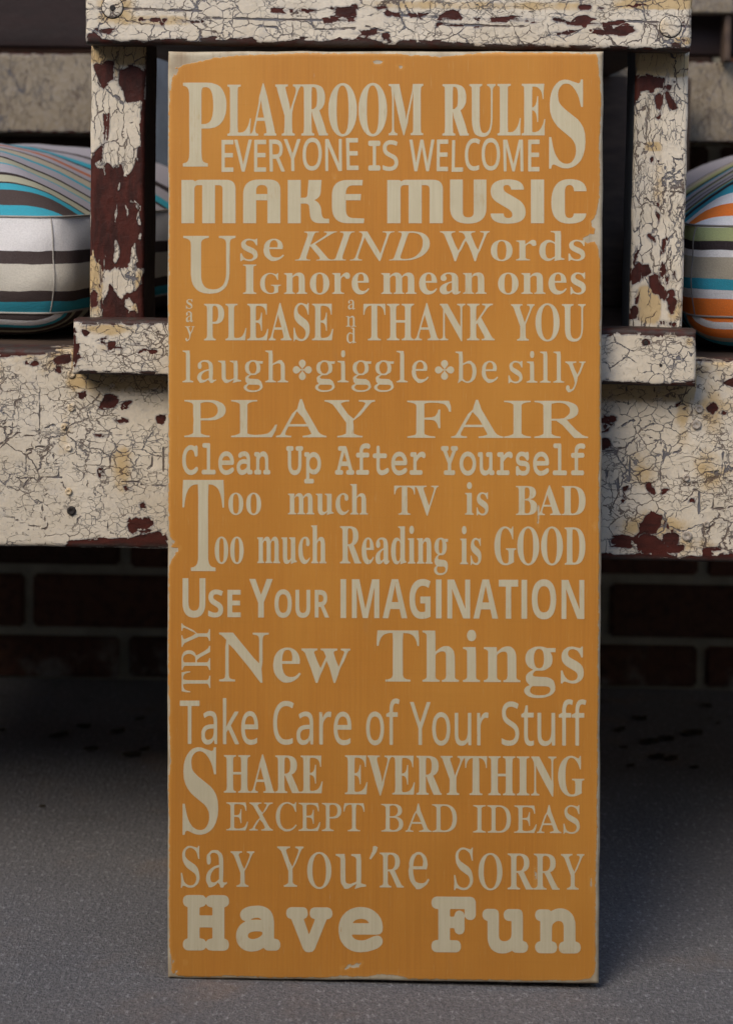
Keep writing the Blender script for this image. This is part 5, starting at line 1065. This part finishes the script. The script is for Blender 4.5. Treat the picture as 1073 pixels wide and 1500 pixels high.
def normals(cs):
    """outward normals of the ink for every point (holes handled by even-odd nesting)"""
    res = []
    for c_ in cs:
        inside = 0
        for d_ in cs:
            if d_ is c_: continue
            x, y = c_[0]
            k = False
            for i in range(len(d_)):
                a, b = d_[i], d_[(i + 1) % len(d_)]
                if (a[1] > y) != (b[1] > y) and x < a[0] + (y - a[1]) / (b[1] - a[1]) * (b[0] - a[0]): k = not k
            inside += k
        sg = (1 if area(c_) > 0 else -1) * (-1 if inside % 2 else 1)
        nn = []
        for i in range(len(c_)):
            a, b = c_[i - 1], c_[(i + 1) % len(c_)]
            tx, ty = b[0] - a[0], b[1] - a[1]
            L = math.hypot(tx, ty) or 1
            nn.append((sg * ty / L, -sg * tx / L))
        res.append(nn)
    return res

def restem(cs, target, nominal):
    """make the upright strokes of a glyph thinner or heavier, leave its hairlines and serifs"""
    f = (target - 34.0) / (nominal - 34.0)
    cs = [dense(c_, 60) for c_ in cs]
    ns = normals(cs)
    segs = [(c_[i], c_[(i + 1) % len(c_)]) for c_ in cs for i in range(len(c_))]
    out = []
    for c_, n_ in zip(cs, ns):
        q = []
        for (x, y), (nx, ny) in zip(c_, n_):
            if abs(nx) < 0.12:
                q.append((x, y)); continue
            dr = -1 if nx > 0 else 1
            x0, y0 = x + dr * 1.0, y - ny * 3.0 + 0.137
            best = 1e9
            for (a, b) in segs:
                if (a[1] > y0) != (b[1] > y0):
                    xi = a[0] + (y0 - a[1]) / (b[1] - a[1]) * (b[0] - a[0])
                    t = (xi - x0) * dr
                    if 2 < t < best: best = t
            t = best if best < 1e8 else 34
            bn = 1e9
            ox_, oy_, ux, uy = x - nx * 1.5, y - ny * 1.5, -nx, -ny
            for (a, b) in segs:
                ex, ey = b[0] - a[0], b[1] - a[1]
                den = ux * ey - uy * ex
                if abs(den) < 1e-9: continue
                tt = ((a[0] - ox_) * ey - (a[1] - oy_) * ex) / den
                ss = ((a[0] - ox_) * uy - (a[1] - oy_) * ux) / den
                if 0 <= ss <= 1 and 2 < tt < bn: bn = tt
            t = min(t, bn / max(0.6, abs(nx)))
            t2 = min(t, nominal * 1.1)
            sh = 0 if t2 <= 34 else (t2 - (34 + (t2 - 34) * f)) / 2
            sh *= min(1.0, (abs(nx) - 0.12) / 0.3)
            q.append((x + dr * sh, y))
        out.append(q)
    return out

def embolden(cs, d, cell=7.0):
    """grow a glyph by d all round with rounded corners: contour of its distance field"""
    allp = np.array([p for c_ in cs for p in c_], float)
    lo, hi = allp.min(0) - d - 3 * cell, allp.max(0) + d + 3 * cell
    xs, ys = np.arange(lo[0], hi[0], cell), np.arange(lo[1], hi[1], cell)
    X, Y = np.meshgrid(xs, ys)
    D = np.full(X.shape, 1e9)
    ins = np.zeros(X.shape, bool)
    for c_ in cs:
        for i in range(len(c_)):
            a, b = np.array(c_[i], float), np.array(c_[(i + 1) % len(c_)], float)
            e = b - a
            t = np.clip(((X - a[0]) * e[0] + (Y - a[1]) * e[1]) / max(1e-9, e @ e), 0, 1)
            D = np.minimum(D, np.hypot(X - a[0] - t * e[0], Y - a[1] - t * e[1]))
            if a[1] != b[1]:
                ins ^= ((a[1] > Y) != (b[1] > Y)) & (X < a[0] + (Y - a[1]) / e[1] * e[0])
    Fv = np.where(ins, -D, D) - d
    ny, nx = Fv.shape
    nxt = {}
    def cut(i, j, k, l):
        f0, f1 = Fv[i, j], Fv[k, l]
        t = f0 / (f0 - f1)
        return (xs[j] + (xs[l] - xs[j]) * t, ys[i] + (ys[k] - ys[i]) * t)
    pts = {}
    S = Fv < 0
    for i in range(ny - 1):
        for j in range(nx - 1):
            q = (S[i, j], S[i, j + 1], S[i + 1, j + 1], S[i + 1, j])
            if all(q) or not any(q): continue
            cor_ = ((i, j), (i, j + 1), (i + 1, j + 1), (i + 1, j))
            ins_, outs_ = [], []
            for k in range(4):
                m = (k + 1) % 4
                if q[k] != q[m]:
                    key = tuple(sorted((cor_[k], cor_[m])))
                    pts[key] = cut(*key[0], *key[1])
                    (outs_ if q[k] else ins_).append(key)
            for u, v_ in zip(outs_, ins_ if len(ins_) == 1 else ins_[::-1] if False else ins_):
                nxt[u] = v_
    out = []
    while nxt:
        s = next(iter(nxt))
        loop = []
        k = s
        while k in nxt:
            loop.append(pts[k])
            k = nxt.pop(k)
        if len(loop) > 8: out.append(loop)
    return out

def slope(y):
    return math.tan(R(-0.27 + (y - 75) / 1363.0 * 0.82))

def word(text, font, x0, x1, yb, yt, ref='H', stem=None, bold=0.0, jit=0.0, rnd=0, grow=1.0):
    rf = FONT[font, ref][1]
    top = max(y for c_ in rf for _, y in c_)
    sy = (yb - yt) / (top + 2 * bold)
    yb -= bold * sy
    pen, gl = 0.0, []
    rs = random.Random(text + str(x0))
    for ch in text:
        adv, cs = FONT[font, ch]
        cs = [list(c_) for c_ in cs]
        gl.append([pen, embolden(cs, bold) if bold else cs])
        pen += adv
    xmin = min(x for c_ in gl[0][1] for x, _ in c_) + gl[0][0]
    xmax = max(x for c_ in gl[-1][1] for x, _ in c_) + gl[-1][0]
    sx = (x1 - x0) / (xmax - xmin)
    out = []
    for pen, cs in gl:
        if stem: cs = restem(cs, stem * (0.9 if stem < 14 else 1.0) / sx, 109.0 if font == 'b' else 72.0)
        if rnd: cs = [chaikin(dense(c_, 45), rnd) for c_ in cs]
        ca, sa = math.cos(0), 0.0
        jy = rs.uniform(-jit, jit)
        ja = rs.uniform(-jit, jit) * 0.02
        for c_ in cs:
            q = []
            for x, y in c_:
                X = x0 + (x + pen - xmin) * sx + ja * (y * sy)
                Y = yb - y * sy + jy
                q.append((X, Y + (X - (x0 + x1) / 2) * slope(Y)))
            out.append(q)
    return out

def turned(text, font, xl, xr, ya, yb_, stem):
    """a word read upwards: baseline at xr, tops at xl, first letter's start at yb_, end at ya"""
    cs = word(text, font, 0, yb_ - ya, xr - xl, 0, 'H', stem)
    return [[(xl + y, yb_ - x) for x, y in c_] for c_ in cs]

def path(s, ox, oy, k=0.3169, xs=1.0, xo=0.0):
    """'x,y' points; 'c:x,y' marks a quadratic control point"""
    toks = [(t.startswith('c:'), tuple(float(v) for v in t.replace('c:', '').split(','))) for t in s.split()]
    out = []
    for i, (isc, p) in enumerate(toks):
        if not isc:
            out.append(p)
        else:
            a = toks[i - 1][1]
            b = toks[(i + 1) % len(toks)][1]
            for j in range(1, 8):
                t = j / 8
                out.append(tuple(a[m] * (1 - t) ** 2 + p[m] * 2 * t * (1 - t) + b[m] * t * t for m in (0, 1)))
    return [(ox + ((x - xo) * xs + xo) * k, oy + y * k) for x, y in out]

MM = '113,243 113,43 160,43 c:172,43 176,50 c:184,42 200,42 318,42 c:363,42 363,86 363,243 303,243 303,86 c:303,67 285,67 268,67 268,243 209,243 209,67 190,67 c:173,67 173,86 173,243'
techno = [
    path(MM, 230, 250),
    path('398,243 398,110 c:398,41 470,41 515,41 c:570,41 570,88 570,243 510,243 510,137 458,137 458,243', 230, 250), path('458,108 458,92 c:459,66 484,66 c:510,66 510,90 510,108', 230, 250)[::-1],
    path('604,243 604,43 664,43 664,125 682,125 c:694,124 695,108 700,43 760,43 756,98 c:754,126 726,136 c:756,148 759,185 c:760,222 778,222 795,222 795,243 752,243 c:708,243 706,200 703,168 c:702,153 686,152 664,152 664,243', 230, 250),
    path('950,43 948,68 905,68 c:873,68 872,104 872,108 942,108 940,137 872,137 872,182 c:873,218 905,219 957,221 955,243 880,243 c:808,243 808,168 808,112 c:808,43 880,43', 230, 250),
    path(MM, 550 - 60 * .3169, 250, xs=1.028, xo=113),
    path('343,41 402,41 402,192 c:402,216 427,216 c:452,216 452,192 452,41 511,41 511,170 c:511,245 427,245 c:343,245 343,170', 550, 250),
    path('684,88 625,88 c:622,66 606,66 c:586,66 590,84 c:592,98 618,110 660,135 c:692,156 692,195 c:690,245 610,245 c:530,245 530,198 590,198 c:592,219 611,219 c:633,219 630,200 c:628,186 605,173 560,146 c:530,128 530,92 c:533,40 608,40 c:684,40', 550, 250),
    path('716,41 777,41 777,243 716,243', 550, 250),
    path('973,95 915,95 c:914,66 895,66 c:873,66 873,98 873,187 c:873,219 894,219 c:913,219 914,198 972,198 c:968,245 893,245 c:810,245 810,150 c:810,39 893,39 c:972,39', 550, 250)]

def star(x0, x1, y0, y1):
    cs = FONT['f', '*'][1]
    xa, xb = min(x for c_ in cs for x, _ in c_), max(x for c_ in cs for x, _ in c_)
    ya, yb_ = min(y for c_ in cs for _, y in c_), max(y for c_ in cs for _, y in c_)
    return [[(x0 + (x - xa) / (xb - xa) * (x1 - x0), y1 - (y - ya) / (yb_ - ya) * (y1 - y0)) for x, y in c_] for c_ in cs]

W = word
WORDS = [
    ('PLAYROOM', W('P', 'b', 268, 331.5, 244, 121, 'P', 18) + W('LAYROOM', 'b', 333, 619.5, 198.5, 123.5, 'L', 12.5)),
    ('RULES', W('RULE', 'b', 647.5, 798, 198.5, 123, 'L', 13) + W('S', 'b', 803.5, 856.5, 244, 116.5, 'S', 19)),
    ('EVERYONE', W('EVERYONE', 's', 324.5, 525, 250.5, 203.5, 'E', jit=1.2, rnd=2, bold=8)),
    ('IS', W('I', 't', 539, 557, 250, 206, 'I', bold=14) + W('S', 's', 560, 583, 250, 206, 'E', jit=1.0, rnd=2, bold=8)),
    ('WELCOME', W('WELCOME', 's', 599, 789.5, 250.5, 204, 'E', jit=1.2, rnd=2, bold=8)),
    ('MAKE', techno[:5]), ('MUSIC', techno[5:]),
    ('Use', W('U', 'b', 268.5, 345, 428, 345.5, 'H', 15) + W('se', 'b', 352, 416, 381.5, 350.5, 'u', 10.5)),
    ('KIND', W('KIND', 'i', 432, 628.5, 381.5, 339, 'K', 10.5)), ('Words', W('Words', 'b', 644, 857, 381.5, 338.5, 'W', 11)),
    ('Ignore', W('I', 'b', 356, 375.5, 430.5, 387.5, 'I', 12) + W('G', 'b', 380.5, 411.5, 430, 400.5, 'H', 7) + W('nore', 'b', 416, 540.5, 430.5, 400, 'u', 11)),
    ('mean', W('mean', 'b', 558, 712, 430.5, 400, 'u', 12)), ('ones', W('ones', 'b', 728.5, 857.5, 430.5, 400, 'u', 11.5)),
    ('say', W('s', 'b', 272.5, 282.5, 452, 438.5, 'u', 3.2) + W('a', 'b', 272, 283, 471.5, 456.5, 'u', 3.2) + W('y', 'b', 271, 285, 493, 478, 'u', 3)),
    ('PLEASE', W('PLEASE', 'b', 299, 488, 498.5, 445, 'L', 9)),
    ('and', W('a', 'b', 509, 520, 453, 439.5, 'u', 3.2) + W('n', 'b', 506.5, 521.5, 478.5, 463, 'u', 3.2) + W('d', 'b', 506.5, 521.5, 502.5, 480, 'd', 3.2)),
    ('THANK', W('THANK', 'b', 532, 724, 498.5, 445, 'H', 9.5)), ('YOU', W('YOU', 'b', 748, 857, 499, 445.5, 'H', 9)),
    ('laugh', W('laugh', 'b', 267.5, 422, 560, 513.5, 'h', 7)), ('*', star(428.7, 456.6, 526.7, 556.8)),
    ('giggle', W('giggle', 'b', 460.5, 627.5, 560, 514, 'l', 7)), ('*', star(636.5, 664.7, 527.3, 556.5)),
    ('be', W('be', 'b', 666.5, 729, 560, 515, 'b', 7)), ('silly', W('silly', 'b', 744, 857, 560.5, 515, 'l', 7)),
    ('PLAY', W('PLAY', 'b', 270, 549, 640.5, 586, 'L', 12)), ('FAIR', W('FAIR', 'b', 596, 860.5, 641.5, 587, 'I', 13)),
    ('Clean', W('Clean', 't', 267, 396, 695, 649, 'l', bold=11)), ('Up', W('Up', 't', 419, 470, 695, 653.5, 'U', bold=11)),
    ('After', W('After', 't', 490.5, 623, 695.5, 653.5, 'A', bold=11)), ('Yourself', W('Yourself', 't', 645.5, 856.5, 696, 653.5, 'Y', bold=11)),
    ('Too', W('T', 'b', 267.3, 328.3, 836.5, 703, 'T', 14.5) + W('oo', 'b', 334, 383, 753.5, 722.5, 'u', 8)), ('much', W('much', 'b', 421.7, 538.5, 753.5, 709, 'h', 8.5)),
    ('TV', W('TV', 'b', 577, 642, 754, 711.5, 'T', 9)), ('is', W('is', 'b', 680.5, 715, 754, 722, 'u', 9)), ('BAD', W('BAD', 'b', 755, 856.5, 754.5, 712, 'B', 10)),
    ('oo', W('oo', 'b', 314.5, 357, 825, 787, 'u', 8)), ('much', W('much', 'b', 376.7, 478, 825, 769.5, 'h', 8)), ('Reading', W('Reading', 'b', 497.8, 655.5, 825.5, 771, 'R', 8.5)),
    ('is', W('is', 'b', 673.5, 704.5, 826.5, 789, 'u', 8.5)), ('GOOD', W('GOOD', 'b', 724, 856, 827, 772.5, 'D', 9)),
    ('Use', W('U', 'B', 267.5, 301, 904, 847, 'T') + W('SE', 'B', 305, 352.5, 904, 864, 'E')), ('Your', W('Y', 'B', 365, 399.5, 904.5, 848, 'Y') + W('OUR', 'B', 402, 482, 904.5, 864, 'R')),
    ('IMAGINATION', W('IMAGINATION', 'B', 498.5, 855, 906, 849, 'T')),
    ('TRY', turned('TRY', 'b', 266, 308, 913, 1014, 5.5)), ('New', W('New', 'b', 321, 513, 998.5, 927, 'N', 14.5)), ('Things', W('Things', 'b', 551.5, 855, 999, 924, 'h', 14.5)),
    ('Take', W('Take', 's', 263.5, 378, 1090, 1026.5, 'T', bold=3)), ('Care', W('Care', 's', 400, 514.5, 1090.5, 1027.5, 'T', bold=3)), ('of', W('of', 's', 536, 585, 1091, 1027.5, 'T', bold=3)),
    ('Your', W('Your', 's', 600, 715, 1091.5, 1028.5, 'Y', bold=3)), ('Stuff', W('Stuff', 's', 734, 858, 1092, 1028.5, 'T', bold=3)),
    ('SHARE', W('S', 'b', 267.5, 319.8, 1220, 1094.5, 'S', 18) + W('HARE', 'b', 328, 472.5, 1161.5, 1106.5, 'H', 10.5)), ('EVERYTHING', W('EVERYTHING', 'b', 505, 855, 1164.5, 1107.5, 'H', 11)),
    ('EXCEPT', W('EXCEPT', 'b', 331.5, 533.5, 1217, 1176, 'E', 6)), ('BAD', W('BAD', 'b', 558, 670.5, 1218.5, 1178, 'B', 6.5)), ('IDEAS', W('IDEAS', 'b', 692.5, 849.5, 1220, 1180, 'I', 6.5)),
    ('Say', W('S', 'b', 265, 294, 1299, 1239, 'S', 6.5) + W('a', 'b', 299.7, 333, 1298.5, 1246.5, 'u', 7.5) + W('Y', 'b', 337.7, 372.6, 1299, 1247, 'Y', 7)),
    ("You're", W('Y', 'b', 406, 444.5, 1299, 1240, 'Y', 7) + W('O', 'b', 449, 486, 1301, 1248, 'O', 8) + W('u', 'b', 491.5, 536, 1300.5, 1251, 'u', 8.5)
        + [[(549, 1239), (553, 1241), (551, 1248), (543, 1259), (540.5, 1258), (545, 1247), (546, 1240)]] + W('R', 'b', 555.7, 591, 1300, 1249, 'R', 7.5) + W('e', 'b', 595, 628.5, 1301, 1248, 'e', 8)),
    ('Sorry', W('S', 'b', 664.5, 694, 1302.5, 1241.5, 'S', 6.5) + W('O', 'b', 699.5, 736, 1303, 1249.5, 'O', 8) + W('RR', 'b', 742.7, 819, 1303, 1250.5, 'R', 8.5) + W('Y', 'b', 821, 855, 1303, 1251, 'Y', 6.5)),
    ('Have', W('H', 't', 268, 335.5, 1392.5, 1311, 'H', bold=25) + W('a', 't', 345.7, 410.6, 1392.5, 1328, 'u', bold=25) + W('v', 't', 419, 486.7, 1393, 1329, 'v', bold=25) + W('e', 't', 495.6, 560.5, 1393.5, 1330, 'u', bold=25)),
    ('Fun', W('F', 't', 631.4, 696.4, 1395, 1313.5, 'F', bold=25) + W('u', 't', 706, 772.8, 1395.5, 1331.5, 'u', bold=25) + W('n', 't', 783, 850, 1396.5, 1332, 'u', bold=25)),
]
def letter_mesh(name, contours, depth):
    """solid letters, a coat of paint thick: constrained triangulation of the outlines, then front, back and rim"""
    cs = []
    for c_ in contours:
        cl = []
        for p in hits(c_, SIGN):
            if not cl or math.hypot(p[0] - cl[-1][0], p[1] - cl[-1][1]) > 5e-5: cl.append(p)
        if math.hypot(cl[0][0] - cl[-1][0], cl[0][1] - cl[-1][1]) < 5e-5: cl.pop()
        if len(cl) > 2: cs.append(cl)
    pts, eds = [], []
    for c_ in cs:
        n0 = len(pts)
        pts += [Vector((p[0] * 100, p[1] * 100)) for p in c_]
        eds += [(n0 + i, n0 + (i + 1) % len(c_)) for i in range(len(c_))]
    vo, _, fo, _, _, _ = delaunay_2d_cdt(pts, eds, [], 0, 1e-5)
    P = np.array([(v_.x / 100, v_.y / 100) for v_ in vo])
    T = np.array([tuple(f) for f in fo])
    cen = P[T].mean(1)
    wn_ = np.zeros(len(T))
    for c_ in cs:
        for i in range(len(c_)):
            a, b = c_[i], c_[(i + 1) % len(c_)]
            if a[1] == b[1]: continue
            xi = a[0] + (cen[:, 1] - a[1]) / (b[1] - a[1]) * (b[0] - a[0])
            up = (a[1] <= cen[:, 1]) & (b[1] > cen[:, 1]) & (xi > cen[:, 0])
            dn = (b[1] <= cen[:, 1]) & (a[1] > cen[:, 1]) & (xi > cen[:, 0])
            wn_ += up.astype(float) - dn.astype(float)
    T = T[np.abs(wn_) > 0.5]
    n = len(P)
    V = [(x, -depth, z) for x, z in P] + [(x, depth * 0.5, z) for x, z in P]
    F, cnt = [], {}
    for f in T:
        a, b, c_ = P[f[0]], P[f[1]], P[f[2]]
        if (b[0] - a[0]) * (c_[1] - a[1]) - (b[1] - a[1]) * (c_[0] - a[0]) < 0: f = f[::-1]
        F.append(tuple(int(i) for i in f))
        F.append(tuple(int(i) + n for i in f[::-1]))
        for i in range(3):
            cnt[(int(f[i]), int(f[(i + 1) % 3]))] = 1
    for (i, j) in cnt:
        if (j, i) not in cnt:
            F.append((j, i, i + n, j + n))
    me = bpy.data.meshes.new(name)
    me.from_pydata(V, [], F)
    bm = bmesh.new()
    bm.from_mesh(me)
    bmesh.ops.delete(bm, geom=[v_ for v_ in bm.verts if not v_.link_faces], context='VERTS')
    bm.to_mesh(me)
    bm.free()
    return me
for txt, cs in WORDS:
    nm = 'clover_ornament' if txt == '*' else 'lettering'
    o = link(nm, letter_mesh(nm, cs, 0.00012), M_let, sign)
    o['label'] = 'small cream four-lobed ornament between two words' if txt == '*' else 'cream lettering reading ' + txt

# ------------------------------------------------------------------ dry leaf scraps on the shaded concrete
M_leaf = plain('dry_leaf', (0.050, 0.036, 0.020), (0.025, 0.020, 0.012), 0.8, (60, 60, 60))
def leaf(px_, py_, size, ang, seed, where):
    rs = random.Random(seed)
    bm = bmesh.new()
    rows = []
    nl, nw = 9, 5
    for i in range(nl):
        t = i / (nl - 1)
        hw = 0.30 * math.sin(math.pi * min(1, t * 1.02 + 0.02)) ** 0.8 * (1 - 0.25 * t) * (1 + rs.uniform(-.15, .15))
        row = []
        for j in range(nw):
            u = j / (nw - 1) * 2 - 1
            row.append(bm.verts.new(((t - .5) * size, u * hw * size, 0.002 + size * (0.16 * u * u * (0.5 + t) + 0.12 * abs(t - .45) + 0.03 * rs.random()))))
        rows.append(row)
    for a, b in zip(rows[:-1], rows[1:]):
        for j in range(nw - 1):
            bm.faces.new((a[j], b[j], b[j + 1], a[j + 1]))
    r_ = bmesh.ops.extrude_face_region(bm, geom=bm.faces[:])
    for v_ in r_['geom']:
        if isinstance(v_, bmesh.types.BMVert): v_.co.z += 0.0005
    bmesh.ops.recalc_face_normals(bm, faces=bm.faces[:])
    lo = min(v_.co.z for v_ in bm.verts)
    for v_ in bm.verts: v_.co.z -= lo
    me = bpy.data.meshes.new('dry_leaf')
    bm.to_mesh(me)
    bm.free()
    o = link('dry_leaf', me, M_leaf)
    p = floor_hit(px_, py_)
    o.location = (p.x, p.y, 0.0005)
    o.rotation_euler = (0, 0, ang)
    tag(o, 'small dark dry leaf scrap on the shaded concrete under the bench, %s of the sign' % where, 'leaf', 'dry leaf scraps %s of the sign' % where)
for i, (a, b, s) in enumerate(((86, 1081, .026), (123, 1067, .022), (172, 1074, .020), (133, 1100, .020), (192, 1109, .026), (212, 1100, .014), (62, 1183, .009), (205, 1056, .014), (4, 1071, .010))):
    leaf(a, b, s * 0.72, random.uniform(-.5, .5), i, 'left')
for i, (a, b, s) in enumerate(((935, 1055, .022), (906, 1072, .020), (950, 1090, .026), (975, 1085, .022), (1012, 1078, .030), (960, 1112, .022), (982, 1114, .020), (912, 1097, .012), (1015, 1126, .012), (1050, 1061, .008), (922, 1124, .012), (1033, 1036, .016))):
    leaf(a, b, s * 0.72, random.uniform(-.5, .5), 40 + i, 'right')

print('SIGN', round(sx1 - sx0, 3), round(sz1 - sz0, 3), 'z0', round(sz0, 4), {k: (round(v[0], 3), round(v[1], 3)) for k, v in cor.items()})
print('board z', round(zb0, 3), round(zb1, 3), 'rail', round(zr0, 3), 'wall y', round(WALL.translation.y, 3), 'sign y', round(SP.y, 3), 'bench y', round(BENCH.translation.y, 3), 'back z', zk0, zk1)
